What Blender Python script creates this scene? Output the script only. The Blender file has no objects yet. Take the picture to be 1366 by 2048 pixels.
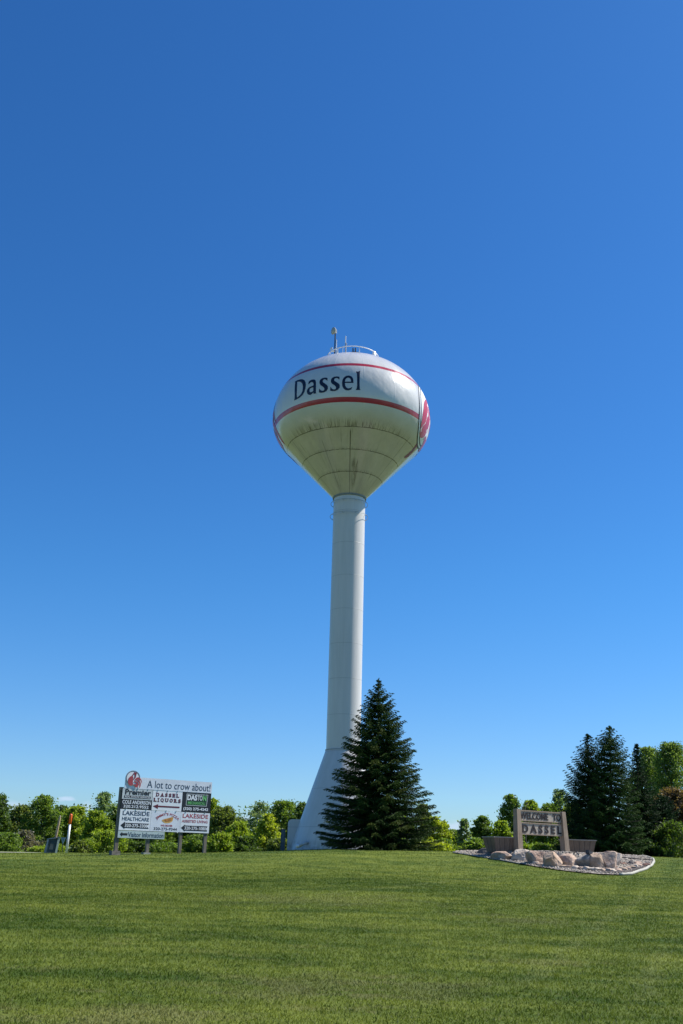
import bpy, bmesh, math, random
import numpy as np
from mathutils import Vector, Matrix, noise
from mathutils.geometry import delaunay_2d_cdt
random.seed(7)
RNG = np.random.default_rng(7)
R = math.radians

# ------------------------------------------------------------------ camera
THETA, ROLL, FPX, EYE = R(19.3), 0.0275, 1960.0, 1.6
fwd = Vector((0, math.cos(THETA), math.sin(THETA)))
up0 = Vector((0, -math.sin(THETA), math.cos(THETA)))
rt0 = Vector((1, 0, 0))
cup = up0 * math.cos(ROLL) - rt0 * math.sin(ROLL)
crt = rt0 * math.cos(ROLL) + up0 * math.sin(ROLL)
CAMP = Vector((0, 0, EYE))
scene = bpy.context.scene
cam = bpy.data.objects.new('camera', bpy.data.cameras.new('camera'))
scene.collection.objects.link(cam)
M = Matrix((crt, cup, -fwd)).transposed().to_4x4()
M.translation = CAMP
cam.matrix_world = M
cam.data.sensor_fit = 'VERTICAL'
cam.data.sensor_height = 36.0
cam.data.sensor_width = 24.0
cam.data.lens = 36.0 * FPX / 2048
cam.data.clip_start = 0.1
cam.data.clip_end = 6000
scene.camera = cam

# ------------------------------------------------------------------ light and sky
SUN_EL = R(50)
SAZ = R(108)      # from "towards the camera" round to the right
sunv = Vector((math.sin(SAZ) * math.cos(SUN_EL), -math.cos(SAZ) * math.cos(SUN_EL), math.sin(SUN_EL)))
sl = bpy.data.lights.new('sun', 'SUN')
sl.energy = 5.0
sl.angle = R(0.5)
sl.color = (1.0, 0.965, 0.90)
so = bpy.data.objects.new('sun', sl)
so.rotation_euler = sunv.to_track_quat('Z', 'Y').to_euler()
so.location = (40, 10, 60)
scene.collection.objects.link(so)
w = bpy.data.worlds.new('World')
scene.world = w
w.use_nodes = True
wt = w.node_tree
wt.nodes.clear()


class NT:
    """small helper to write node trees as expressions"""
    def __init__(s, tree): s.t = tree
    def n(s, typ, **kw):
        nd = s.t.nodes.new(typ)
        for k, v in kw.items():
            if k in nd.inputs: s.put(nd.inputs[k], v)
            else: setattr(nd, k, v)
        return nd
    def put(s, sock, v):
        if isinstance(v, bpy.types.NodeSocket): s.t.links.new(v, sock)
        else: sock.default_value = v
    def m(s, op, a, b=0.0, c=0.0):
        nd = s.t.nodes.new('ShaderNodeMath'); nd.operation = op
        for i, v in enumerate((a, b, c)): s.put(nd.inputs[i], v)
        return nd.outputs[0]
    def vm(s, op, a, b=(0, 0, 0)):
        nd = s.t.nodes.new('ShaderNodeVectorMath'); nd.operation = op
        s.put(nd.inputs[0], a); s.put(nd.inputs[1], b)
        return nd.outputs[0]
    def mr(s, v, a, b, c=0.0, d=1.0, smooth=True):
        nd = s.t.nodes.new('ShaderNodeMapRange')
        nd.interpolation_type = 'SMOOTHSTEP' if smooth else 'LINEAR'
        for i, x in enumerate((v, a, b, c, d)): s.put(nd.inputs[i], x)
        return nd.outputs[0]
    def mix(s, f, a, b, blend='MIX'):
        nd = s.t.nodes.new('ShaderNodeMix'); nd.data_type = 'RGBA'; nd.blend_type = blend
        s.put(nd.inputs[0], f)
        for i, v in ((6, a), (7, b)):
            if isinstance(v, tuple) and len(v) == 3: v = v + (1,)
            s.put(nd.inputs[i], v)
        return nd.outputs[2]
    def noise(s, vec, scale, detail=3.0, rough=0.5, out=0):
        nd = s.t.nodes.new('ShaderNodeTexNoise')
        if vec is not None: s.put(nd.inputs['Vector'], vec)
        nd.inputs['Scale'].default_value = scale
        nd.inputs['Detail'].default_value = detail
        nd.inputs['Roughness'].default_value = rough
        return nd.outputs[out]
    def xyz(s, v):
        nd = s.t.nodes.new('ShaderNodeSeparateXYZ'); s.put(nd.inputs[0], v); return nd.outputs
    def comb(s, x, y, z):
        nd = s.t.nodes.new('ShaderNodeCombineXYZ')
        for i, v in enumerate((x, y, z)): s.put(nd.inputs[i], v)
        return nd.outputs[0]
    def obj(s): return s.t.nodes.new('ShaderNodeTexCoord').outputs['Object']
    def pos(s): return s.t.nodes.new('ShaderNodeNewGeometry').outputs['Position']


W = NT(wt)
sky = W.n('ShaderNodeTexSky', sky_type='NISHITA', sun_disc=False, sun_elevation=SUN_EL,
          sun_rotation=math.atan2(sunv.x, sunv.y), altitude=300.0, air_density=1.0, dust_density=0.35, ozone_density=2.5)
gam = W.n('ShaderNodeGamma'); W.put(gam.inputs[0], sky.outputs[0]); gam.inputs[1].default_value = 1.0
hsv = W.n('ShaderNodeHueSaturation'); W.put(hsv.inputs['Color'], gam.outputs[0])
hsv.inputs['Saturation'].default_value = 1.22
hsv.inputs['Hue'].default_value = 0.508
# two or three thin fair-weather clouds low over the horizon
dirv = wt.nodes.new('ShaderNodeTexCoord').outputs['Generated']
X, Y, Z = W.xyz(dirv)[:3]
az = W.m('ARCTAN2', X, Y)
el = W.m('ARCSINE', Z)
wob = W.m('SUBTRACT', W.noise(W.comb(W.m('MULTIPLY', az, 60), W.m('MULTIPLY', el, 160), 0), 1.0, 5, 0.65), 0.5)
acc = None


def pix_dir(px, py):
    return (fwd + crt * ((px - 683) / FPX) + cup * ((1024 - py) / FPX)).normalized()


for (px, py, hw, hh, st) in ((134, 1598, 21, 5, 0.62), (28, 1612, 26, 9, 0.5), (172, 1612, 14, 10, 0.4), (905, 1656, 42, 13, 0.6),
                             (497, 1642, 26, 12, 0.4), (800, 1640, 30, 9, .4), (1010, 1668, 34, 7, .55)):
    d = pix_dir(px, py)
    a0, e0 = math.atan2(d.x, d.y), math.asin(d.z)
    dx = W.m('DIVIDE', W.m('SUBTRACT', az, a0), hw / FPX)
    dy = W.m('DIVIDE', W.m('SUBTRACT', el, e0), hh / FPX)
    rr = W.m('ADD', W.m('SQRT', W.m('ADD', W.m('MULTIPLY', dx, dx), W.m('MULTIPLY', dy, dy))), W.m('MULTIPLY', wob, 2.2))
    mk = W.m('MULTIPLY', W.mr(rr, 1.15, 0.2, 0, 1), st)
    acc = mk if acc is None else W.m('MAXIMUM', acc, mk)
tcol = W.mix(W.mr(el, 0.0, .30), (.74, 1.02, 1.42), (.60, 1.19, 1.47))
tint = W.mix(1.0, hsv.outputs[0], tcol, 'MULTIPLY')
skyc = W.mix(acc, tint, (6.6, 7.9, 10.2))
bg = W.n('ShaderNodeBackground'); W.put(bg.inputs[0], skyc)
bg.inputs[1].default_value = 0.066
wo = W.n('ShaderNodeOutputWorld'); wt.links.new(bg.outputs[0], wo.inputs[0])
scene.view_settings.view_transform = 'Standard'
scene.view_settings.look = 'None'
scene.view_settings.exposure = 0.6
scene.view_settings.gamma = 1.0
scene.cycles.max_bounces = 8
scene.cycles.transparent_max_bounces = 8


# ------------------------------------------------------------------ ground shape
def plateau(x):
    return float(np.interp(x, [-30, -16, -7, 0, 8, 14, 22], [1.15, 1.30, 1.55, 1.93, 2.0, 2.02, 1.93]))


GY = [-40, 0, 11, 20, 30, 42, 46, 50, 54, 60, 5000]
GV = [-.12, -0.02, 0, .10, .25, .53, .70, .92, .985, 1, 1]


def ssl(y):
    # smoothed piecewise profile
    return float(sum(np.interp(y + d, GY, GV) for d in (-2.4, -1.2, 0, 1.2, 2.4)) / 5)


def H(x, y):
    return plateau(x) * ssl(y) + 0.03 * math.sin(x * .31 + 1) * math.sin(y * .23) * (1 if 4 < y < 46 else 0)


def at(px, py, Y):
    d = fwd + crt * ((px - 683) / FPX) + cup * ((1024 - py) / FPX)
    return CAMP + d * (Y / d.y)


def ground_hit(px, py, far=58):
    d = fwd + crt * ((px - 683) / FPX) + cup * ((1024 - py) / FPX)
    y = 5.0
    while y < far:
        p = CAMP + d * (y / d.y)
        if p.z <= H(p.x, p.y): return Vector((p.x, p.y, H(p.x, p.y)))
        y += 0.05
    p = CAMP + d * (far / d.y)
    return Vector((p.x, p.y, H(p.x, p.y)))


# ------------------------------------------------------------------ scene helpers
col = scene.collection


def tag(o, label=None, cat=None, group=None, kind=None):
    if label: o['label'] = label
    if cat: o['category'] = cat
    if group: o['group'] = group
    if kind: o['kind'] = kind
    return o


def empty(name, loc=(0, 0, 0), rz=0.0, parent=None):
    o = bpy.data.objects.new(name, None)
    o.empty_display_size = .2
    col.objects.link(o); o.location = loc; o.rotation_euler = (0, 0, rz)
    if parent: o.parent = parent
    return o


def link_mesh(name, me, mat=None, parent=None, smooth=False):
    if mat:
        for m_ in (mat if isinstance(mat, (list, tuple)) else [mat]): me.materials.append(m_)
    o = bpy.data.objects.new(name, me)
    col.objects.link(o)
    if parent: o.parent = parent
    if smooth:
        me.polygons.foreach_set('use_smooth', [True] * len(me.polygons))
    return o


def bm_obj(name, bm, mat, parent=None, smooth=False, bevel=0):
    if bevel:
        bmesh.ops.bevel(bm, geom=[e for e in bm.edges if e.calc_face_angle(0) > .5], offset=bevel, segments=2, affect='EDGES')
    me = bpy.data.meshes.new(name)
    bm.to_mesh(me); bm.free()
    return link_mesh(name, me, mat, parent, smooth)


def np_mesh(name, V, F, mat, parent=None, attrs=None, smooth=False):
    """V (n,3), F (m,k) all faces of k corners"""
    V = np.asarray(V, dtype=np.float32); F = np.asarray(F, dtype=np.int32)
    me = bpy.data.meshes.new(name)
    k = F.shape[1]
    me.vertices.add(len(V)); me.vertices.foreach_set('co', V.ravel())
    me.loops.add(F.size); me.loops.foreach_set('vertex_index', F.ravel())
    me.polygons.add(len(F)); me.polygons.foreach_set('loop_start', np.arange(0, F.size, k, dtype=np.int32))
    if attrs:
        for nm, arr in attrs.items():
            a = me.attributes.new(nm, 'FLOAT', 'FACE'); a.data.foreach_set('value', np.asarray(arr, dtype=np.float32))
    me.update(calc_edges=True); me.validate()
    return link_mesh(name, me, mat, parent, smooth)


def box(bm, x0, x1, y0, y1, z0, z1, mat=None):
    vs = [bm.verts.new(p) for p in ((x0, y0, z0), (x1, y0, z0), (x1, y1, z0), (x0, y1, z0), (x0, y0, z1), (x1, y0, z1), (x1, y1, z1), (x0, y1, z1))]
    for f in ((0, 3, 2, 1), (4, 5, 6, 7), (0, 1, 5, 4), (1, 2, 6, 5), (2, 3, 7, 6), (3, 0, 4, 7)):
        bm.faces.new([vs[i] for i in f])
    return vs


def frustum(bm, base, top):
    """base/top: 4 points each, ccw seen from above"""
    b = [bm.verts.new(p) for p in base]; t = [bm.verts.new(p) for p in top]
    bm.faces.new(b[::-1]); bm.faces.new(t)
    for i in range(4): bm.faces.new((b[i], b[(i + 1) % 4], t[(i + 1) % 4], t[i]))


def tube(bm, pts, rad, seg=8, cap=True):
    pts = [Vector(p) for p in pts]
    if not isinstance(rad, (list, tuple)): rad = [rad] * len(pts)
    rings = []
    for i, p in enumerate(pts):
        d = (pts[min(i + 1, len(pts) - 1)] - pts[max(i - 1, 0)])
        if d.length < 1e-9: d = Vector((0, 0, 1))
        d.normalize()
        a = d.cross(Vector((0, 0, 1)))
        if a.length < .05: a = d.cross(Vector((1, 0, 0)))
        a.normalize(); b = d.cross(a)
        rings.append([bm.verts.new(p + (a * math.cos(t) + b * math.sin(t)) * rad[i]) for t in (2 * math.pi * k / seg for k in range(seg))])
    for i in range(len(rings) - 1):
        for k in range(seg):
            bm.faces.new((rings[i][k], rings[i + 1][k], rings[i + 1][(k + 1) % seg], rings[i][(k + 1) % seg]))
    if cap:
        bm.faces.new(rings[0][::1]); bm.faces.new(rings[-1][::-1])


def lathe(bm, prof, seg=96, cx=0, cy=0):
    rings = []
    for (r, z) in prof:
        if r < 1e-4: rings.append([bm.verts.new((cx, cy, z))])
        else: rings.append([bm.verts.new((cx + r * math.sin(t), cy - r * math.cos(t), z)) for t in (2 * math.pi * k / seg for k in range(seg))])
    for a, b in zip(rings, rings[1:]):
        for k in range(seg):
            k2 = (k + 1) % seg
            if len(a) == 1: bm.faces.new((a[0], b[k2], b[k]))
            elif len(b) == 1: bm.faces.new((a[k], a[k2], b[0]))
            else: bm.faces.new((a[k], a[k2], b[k2], b[k]))
    bmesh.ops.recalc_face_normals(bm, faces=bm.faces)


def in_poly(p, poly):
    x, y = p; c = False
    j = len(poly) - 1
    for i in range(len(poly)):
        xi, yi = poly[i]; xj, yj = poly[j]
        if (yi > y) != (yj > y) and x < (xj - xi) * (y - yi) / (yj - yi) + xi: c = not c
        j = i
    return c


def tri_shape(loops, grid=None):
    """2D loops (even-odd) -> verts, triangles; grid = spacing of extra inner points"""
    vs, es = [], []
    for lp in loops:
        b = len(vs); n = len(lp)
        vs += [Vector(p) for p in lp]
        es += [(b + i, b + (i + 1) % n) for i in range(n)]
    if grid:
        xs = [p[0] for l in loops for p in l]; ys = [p[1] for l in loops for p in l]
        gx = min(xs) + grid * .37
        while gx < max(xs):
            gy = min(ys) + grid * .41
            while gy < max(ys):
                if sum(in_poly((gx, gy), l) for l in loops) % 2: vs.append(Vector((gx, gy)))
                gy += grid
            gx += grid
    ov, oe, of, *_ = delaunay_2d_cdt(vs, es, [], 0, 1e-5)
    out = []
    for f in of:
        c = sum((ov[i] for i in f), Vector((0, 0))) / len(f)
        if sum(in_poly((c.x, c.y), l) for l in loops) % 2: out.append(tuple(f))
    return [tuple(v) for v in ov], out


def circle2(cx, cy, r, n=48): return [(cx + r * math.cos(2 * math.pi * k / n), cy + r * math.sin(2 * math.pi * k / n)) for k in range(n)]


def smooth_loop(pts, n=4):
    out = []
    N = len(pts)
    for i in range(N):
        p0, p1, p2, p3 = (pts[(i + k - 1) % N] for k in range(4))
        for j in range(n):
            t = j / n
            out.append(tuple(.5 * (2 * p1[q] + (p2[q] - p0[q]) * t + (2 * p0[q] - 5 * p1[q] + 4 * p2[q] - p3[q]) * t * t + (3 * p1[q] - p0[q] - 3 * p2[q] + p3[q]) * t ** 3) for q in (0, 1)))
    return out


# ------------------------------------------------------------------ materials
def mat(name):
    m = bpy.data.materials.new(name); m.use_nodes = True
    m.node_tree.nodes.clear()
    T = NT(m.node_tree)
    b = T.n('ShaderNodeBsdfPrincipled')
    o = T.n('ShaderNodeOutputMaterial')
    m.node_tree.links.new(b.outputs[0], o.inputs[0])
    return m, T, b


def bump(T, b, h, strength=.3, dist=.02):
    n = T.n('ShaderNodeBump'); T.put(n.inputs['Height'], h)
    n.inputs['Strength'].default_value = strength; n.inputs['Distance'].default_value = dist
    T.put(b.inputs['Normal'], n.outputs[0])


def simple(name, c, rough=.6, var=.12, scale=6.0, bmp=.0, metal=0.0, spec=None):
    m, T, b = mat(name)
    n = T.noise(T.obj(), scale, 5, .6)
    f = T.mr(n, .3, .7, 1 - var, 1 + var)
    c3 = T.vm('MULTIPLY', T.comb(*c), T.comb(f, f, f))
    T.put(b.inputs['Base Color'], c3)
    b.inputs['Roughness'].default_value = rough
    b.inputs['Metallic'].default_value = metal
    if spec is not None: b.inputs['Specular IOR Level'].default_value = spec
    if bmp: bump(T, b, T.noise(T.obj(), scale * 4, 4, .6), bmp, .01)
    return m


def leaf_mat(name, c1, c2, trans=.48, rough=.55, c3=None):
    m, T, b = mat(name)
    at_ = T.n('ShaderNodeAttribute'); at_.attribute_name = 'tint'; at_.attribute_type = 'GEOMETRY'
    cc = T.mix(at_.outputs['Fac'], c1, c2)
    if c3:
        cc = T.mix(T.mr(T.noise(T.obj(), .55, 2), .52, .68), cc, c3)
    T.put(b.inputs['Base Color'], cc)
    b.inputs['Roughness'].default_value = rough
    b.inputs['Specular IOR Level'].default_value = .35
    tr = T.n('ShaderNodeBsdfTranslucent')
    tc = T.mix(1.0, cc, (1.25, 1.3, .55), 'MULTIPLY')
    T.put(tr.inputs['Color'], tc)
    mx = T.n('ShaderNodeMixShader'); mx.inputs[0].default_value = trans
    T.put(mx.inputs[1], b.outputs[0]); T.put(mx.inputs[2], tr.outputs[0])
    o = [n for n in m.node_tree.nodes if n.type == 'OUTPUT_MATERIAL'][0]
    m.node_tree.links.new(mx.outputs[0], o.inputs[0])
    return m


def wood_mat(name, c, c2, rough=.8):
    m, T, b = mat(name)
    o = T.obj()
    x, y, z = T.xyz(o)[:3]
    g = T.noise(T.comb(T.m('MULTIPLY', x, 14), T.m('MULTIPLY', y, 14), T.m('MULTIPLY', z, 1.2)), 1.6, 6, .65)
    g2 = T.noise(o, 1.7, 3)
    f = T.mr(T.m('ADD', T.m('MULTIPLY', g, .7), T.m('MULTIPLY', g2, .4)), .35, .75)
    T.put(b.inputs['Base Color'], T.mix(f, c, c2))
    b.inputs['Roughness'].default_value = rough
    bump(T, b, g, .5, .012)
    return m


# lawn colour shared by the sheet and the blades
def lawn_colour(T, p):
    x, y, z = T.xyz(p)[:3]
    big = T.noise(T.comb(T.m('MULTIPLY', x, .10), T.m('MULTIPLY', y, .16), 0), 1.0, 4, .6)
    mid = T.noise(T.comb(T.m('MULTIPLY', x, .8), T.m('MULTIPLY', y, 1.2), 3.1), 1.0, 5, .7)
    fine = T.noise(T.comb(T.m('MULTIPLY', x, 5), T.m('MULTIPLY', y, 3.2), 7.7), 1.0, 3, .7)
    # mower passes, slightly curved round the slope
    wx = T.m('ADD', y, T.m('ADD', T.m('MULTIPLY', T.m('MULTIPLY', x, x), -.012), T.m('MULTIPLY', T.m('SUBTRACT', T.noise(T.comb(T.m('MULTIPLY', x, .12), T.m('MULTIPLY', y, .12), 9), 1.0, 2), .5), 2.6)))
    st = T.m('SINE', T.m('MULTIPLY', T.m('ADD', wx, T.m('MULTIPLY', x, -.22)), 2.9))
    st2 = T.m('SINE', T.m('MULTIPLY', T.m('ADD', T.m('MULTIPLY', x, .94), T.m('MULTIPLY', y, -.34)), 5.2))
    f = T.m('ADD', T.m('MULTIPLY', T.mr(big, .38, .62), .42), T.m('MULTIPLY', T.mr(mid, .36, .64), .50))
    f = T.m('ADD', f, T.m('MULTIPLY', T.mr(st, -.8, .8, -.5, .5), .15))
    f = T.m('ADD', f, T.m('MULTIPLY', T.m('MULTIPLY', st2, T.mr(x, 2, 7)), .07))
    f = T.m('ADD', f, T.m('MULTIPLY', T.m('SUBTRACT', fine, .5), .22))
    wv = T.m('ADD', T.m('MULTIPLY', T.m('SUBTRACT', T.noise(T.comb(T.m('MULTIPLY', x, .05), T.m('MULTIPLY', y, .05), 4), 1.0, 2), .5), 16), T.m('ADD', T.m('MULTIPLY', x, .38), T.m('MULTIPLY', y, 1.0)))
    bandn = T.noise(T.comb(T.m('MULTIPLY', wv, .95), T.m('MULTIPLY', T.m('SUBTRACT', x, T.m('MULTIPLY', y, .38)), .045), 2), 1.0, 3, .55)
    f = T.m('ADD', f, T.m('MULTIPLY', T.m('SUBTRACT', T.mr(bandn, .36, .64), .5), .34))
    c = T.mix(T.mr(f, 0, 1, 0, 1, False), (.056, .096, .008), (.190, .222, .032))
    dry = T.m('MULTIPLY', T.mr(T.noise(T.comb(T.m('MULTIPLY', x, .45), T.m('MULTIPLY', y, .8), 21), 1.0, 5, .75), .54, .74), T.mr(y, 12, 30, .62, .25))
    c = T.mix(dry, c, (.23, .21, .075))
    wob2 = T.m('MULTIPLY', T.m('SUBTRACT', mid, .5), 6.0)
    for (px_, py_, rx, ry, st_) in ((640, 1970, 1.0, 1.3, .26), (830, 1985, .9, 1.1, .26), (540, 1990, .9, 1.0, .2), (200, 2030, 1.6, .6, .45), (1040, 1840, 1.1, 1.3, .3), (620, 1800, 3, 2, .25)):
        g_ = ground_hit(px_, py_)
        d_ = T.m('SQRT', T.m('ADD', T.m('POWER', T.m('DIVIDE', T.m('SUBTRACT', x, g_.x), rx), 2.0), T.m('POWER', T.m('DIVIDE', T.m('SUBTRACT', y, g_.y), ry), 2.0)))
        k_ = T.m('MULTIPLY', T.mr(T.m('ADD', d_, wob2), 1.2, .3), st_)
        c = T.mix(k_, c, (.25, .225, .09))
    # two faint wheel tracks running away down the right
    for (a_, b_) in (((1190, 1855), (1035, 1975)), ((1290, 1790), (1180, 1860)), ((1330, 1900), (1270, 2010)), ((640, 1790), (1010, 1752))):
        ga, gb = ground_hit(*a_), ground_hit(*b_)
        dx_, dy_ = gb.x - ga.x, gb.y - ga.y; L_ = math.hypot(dx_, dy_)
        al = T.m('ADD', T.m('MULTIPLY', T.m('SUBTRACT', x, ga.x), dx_ / L_), T.m('MULTIPLY', T.m('SUBTRACT', y, ga.y), dy_ / L_))
        ac = T.m('ADD', T.m('MULTIPLY', T.m('SUBTRACT', x, ga.x), -dy_ / L_), T.m('MULTIPLY', T.m('SUBTRACT', y, ga.y), dx_ / L_))
        ac = T.m('ADD', ac, T.m('MULTIPLY', T.m('SUBTRACT', mid, .5), 1.0))
        k_ = T.m('MULTIPLY', T.mr(T.m('ABSOLUTE', ac), .26, .04), T.m('MULTIPLY', T.mr(al, -.5, 1.0), T.mr(al, L_ + .5, L_ - 1.0)))
        c = T.mix(T.m('MULTIPLY', k_, .17), c, (.26, .27, .11))
    return c


m_lawn, T, b = mat('lawn_sheet')
p = T.pos()
T.put(b.inputs['Base Color'], T.vm('MULTIPLY', lawn_colour(T, p), (.82, .85, .85)))
b.inputs['Roughness'].default_value = .9
b.inputs['Specular IOR Level'].default_value = .15
x, y, z = T.xyz(p)[:3]
bump(T, b, T.noise(T.comb(T.m('MULTIPLY', x, 26), T.m('MULTIPLY', y, 14), 0), 1.0, 4, .75), .9, .06)

m_blade, T, b = mat('grass_blades')
at_ = T.n('ShaderNodeAttribute'); at_.attribute_name = 'tint'; at_.attribute_type = 'GEOMETRY'
cc = lawn_colour(T, T.pos())
f = T.mr(at_.outputs['Fac'], 0, 1, .78, 1.28, False)
cc = T.vm('MULTIPLY', cc, T.comb(f, f, T.m('MULTIPLY', f, .95)))
cc = T.mix(T.mr(at_.outputs['Fac'], .955, .965, 0, .75), cc, (.24, .24, .12))
T.put(b.inputs['Base Color'], cc)
b.inputs['Roughness'].default_value = .6
b.inputs['Specular IOR Level'].default_value = .1
tr = T.n('ShaderNodeBsdfTranslucent'); T.put(tr.inputs['Color'], cc)
mx = T.n('ShaderNodeMixShader'); mx.inputs[0].default_value = .42
T.put(mx.inputs[1], b.outputs[0]); T.put(mx.inputs[2], tr.outputs[0])
m_blade.node_tree.links.new(mx.outputs[0], [n for n in m_blade.node_tree.nodes if n.type == 'OUTPUT_MATERIAL'][0].inputs[0])

# ------------------------------------------------------------------ lawn and road
xs = np.concatenate([[-1500, -600, -250, -120, -70, -45], np.arange(-32, 32.01, .8), [45, 70, 120, 250, 600, 1500]])
ys = np.concatenate([[-40, -20, -8], np.arange(0, 66, .6), [70, 80, 100, 130, 200, 400, 900, 2500]])
V = np.array([(a, b_, H(a, b_)) for b_ in ys for a in xs])
nx = len(xs)
F = np.array([(j * nx + i, j * nx + i + 1, (j + 1) * nx + i + 1, (j + 1) * nx + i) for j in range(len(ys) - 1) for i in range(nx - 1)])
tag(np_mesh('lawn', V, F, m_lawn, smooth=True), kind='structure')

m_road = simple('road_concrete', (.50, .47, .37), .9, .15, 3)
bm = bmesh.new()
pl, pr = [], []
for i in range(26):
    t = i / 25
    xx = -60 + t * (60 - 15.6)
    y0, y1 = 51.5 + 3.5 * t ** 3, 58 - 2.0 * t ** 4
    pl.append(bm.verts.new((xx, y0, H(xx, y0) + .03))); pr.append(bm.verts.new((xx, y1, H(xx, y1) + .03)))
for i in range(25): bm.faces.new((pl[i], pl[i + 1], pr[i + 1], pr[i]))
tag(bm_obj('road', bm, m_road), kind='structure')

# ------------------------------------------------------------------ water tower
TX = at(686.5, 1500, 68.0).x
TY = 68.0
ZB = H(TX, TY) - .02
DZ = EYE - ZB          # heights below are given above eye level


def tank_profile():
    pr = [(1.19, 24.86)]
    for k in range(1, 9): pr.append((1.19 + (4.75 - 1.19) * k / 8, 24.86 + (28.56 - 24.86) * k / 8))
    # knuckle: lower quarter ellipse from the cone to the equator
    a, zc, b2, t0 = 5.95, 31.0, 4.05, math.asin((31.0 - 28.56) / 4.05)
    for k in range(1, 17):
        t = t0 * (1 - k / 16)
        pr.append((4.75 + (a * math.cos(t) - a * math.cos(t0)) / (a - a * math.cos(t0)) * (a - 4.75), zc - b2 * math.sin(t)))
    for k in range(1, 41):
        t = math.pi / 2 * k / 40
        pr.append((a * math.cos(t), zc + 5.1 * math.sin(t)))
    pr[-1] = (0, zc + 5.1)
    return [(r, z + DZ) for r, z in pr]


TP = tank_profile()
TPz = [p_[1] for p_ in TP]; TPr = [p_[0] for p_ in TP]
TPs = [0.0]
for a_, b_ in zip(TP, TP[1:]): TPs.append(TPs[-1] + math.hypot(b_[0] - a_[0], b_[1] - a_[1]))


def tank_point(azm, z, off):
    r = float(np.interp(z, TPz, TPr))
    e = .03
    dr = float(np.interp(z + e, TPz, TPr)) - float(np.interp(z - e, TPz, TPr))
    n = Vector((2 * e, -dr)).normalized()      # (radial, up)
    rr, zz = r + n.x * off, z + n.y * off
    return (rr * math.sin(azm), -rr * math.cos(azm), zz)


# white paint of the tank with bands, seams and rust streaks
m_tank, T, b = mat('tank_paint')
o = T.obj(); x, y, z = T.xyz(o)[:3]
azn = T.m('ARCTAN2', x, T.m('MULTIPLY', y, -1))
zr = T.m('SUBTRACT', z, DZ)
base = T.mix(T.mr(T.noise(o, .35, 4, .6), .35, .7), (.67, .645, .605), (.60, .58, .54))


def band(T, v, lo, hi, s=.012): return T.m('MULTIPLY', T.mr(v, lo - s, lo + s), T.mr(v, hi + s, hi - s))


low = T.mr(zr, 30.4, 28.3)  # dirtier bowl; its darker pinkish colour also offsets green light bounced off the grass
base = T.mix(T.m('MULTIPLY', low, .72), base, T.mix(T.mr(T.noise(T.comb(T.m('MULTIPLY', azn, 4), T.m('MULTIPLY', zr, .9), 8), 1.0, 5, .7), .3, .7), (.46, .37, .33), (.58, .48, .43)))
streak = T.noise(T.comb(T.m('MULTIPLY', azn, 30), T.m('MULTIPLY', zr, .55), 0), 1.0, 5, .7)
streak2 = T.noise(T.comb(T.m('MULTIPLY', azn, 75), T.m('MULTIPLY', zr, 1.1), 5), 1.0, 4, .7)
patch = T.noise(T.comb(T.m('MULTIPLY', azn, 3), T.m('MULTIPLY', zr, .8), 2), 1.0, 3, .6)
grime = T.m('MULTIPLY', T.mr(streak, .52, .72), T.m('MULTIPLY', T.mr(patch, .4, .62), T.mr(zr, 29.4, 28.4)))
base = T.mix(T.m('MULTIPLY', grime, .62), base, (.16, .13, .09))
fronts = T.mr(T.m('ABSOLUTE', T.m('ADD', azn, .1)), 1.25, .55)
for zs, up_, st in ((28.56, .75, .85), (27.33, .22, .7), (26.10, .22, .85)):
    above = T.m('MULTIPLY', T.mr(zr, zs - .02, zs + .03), T.mr(zr, zs + up_, zs))
    sp = T.m('MULTIPLY', T.m('MULTIPLY', above, T.mr(streak2, .44, .66)), fronts)
    base = T.mix(T.m('MULTIPLY', sp, st), base, (.07, .06, .045))
    wob_ = T.m('MULTIPLY', T.m('SUBTRACT', T.noise(T.comb(T.m('MULTIPLY', azn, 22), 0, zs), 1.0, 3), .5), .05)
    ln = band(T, T.m('ADD', zr, wob_), zs - .016, zs + .022, .012)
    brk = T.mr(T.noise(T.comb(T.m('MULTIPLY', azn, 14), 1, zs), 1.0, 4, .7), .33, .56, .35, 1.0)
    base = T.mix(T.m('MULTIPLY', T.m('MULTIPLY', ln, brk), .88), base, (.045, .042, .035))
# rust run beside the weld
run = T.m('MULTIPLY', band(T, azn, .035, .19, .05), T.m('MULTIPLY', band(T, zr, 25.2, 26.75, .25), T.mr(streak2, .40, .62)))
base = T.mix(T.m('MULTIPLY', run, .9), base, (.05, .04, .022))
run2 = T.m('MULTIPLY', band(T, azn, -.62, -.28, .1), T.m('MULTIPLY', band(T, zr, 25.1, 25.9, .25), T.mr(streak2, .46, .68)))
base = T.mix(T.m('MULTIPLY', run2, .6), base, (.07, .055, .03))
for a0, st, zt in ((-.02, .9, 28.5), (-.53, .35, 28.1), (1.02, .4, 28.9), (-1.15, .4, 28.6)):
    base = T.mix(T.m('MULTIPLY', T.m('MULTIPLY', band(T, azn, a0 - .008, a0 + .008, .005), T.mr(zr, zt, zt - .25)), st), base, (.06, .055, .04))
red = T.mix(T.mr(T.noise(o, .8, 3), .35, .7), (.40, .022, .035), (.46, .035, .045))
base = T.mix(band(T, zr, 29.98, 30.33), base, red)
base = T.mix(band(T, zr, 32.98, 33.25), base, red)
T.put(b.inputs['Base Color'], base)
T.put(b.inputs['Roughness'], T.mr(T.noise(o, 1.5, 3), .3, .7, .17, .25))
b.inputs['Coat Weight'].default_value = .35
b.inputs['Coat Roughness'].default_value = .12
dent = T.noise(T.comb(T.m('MULTIPLY', azn, 6.0), T.m('MULTIPLY', zr, .75), 1), 1.0, 2.5, .5)
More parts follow.
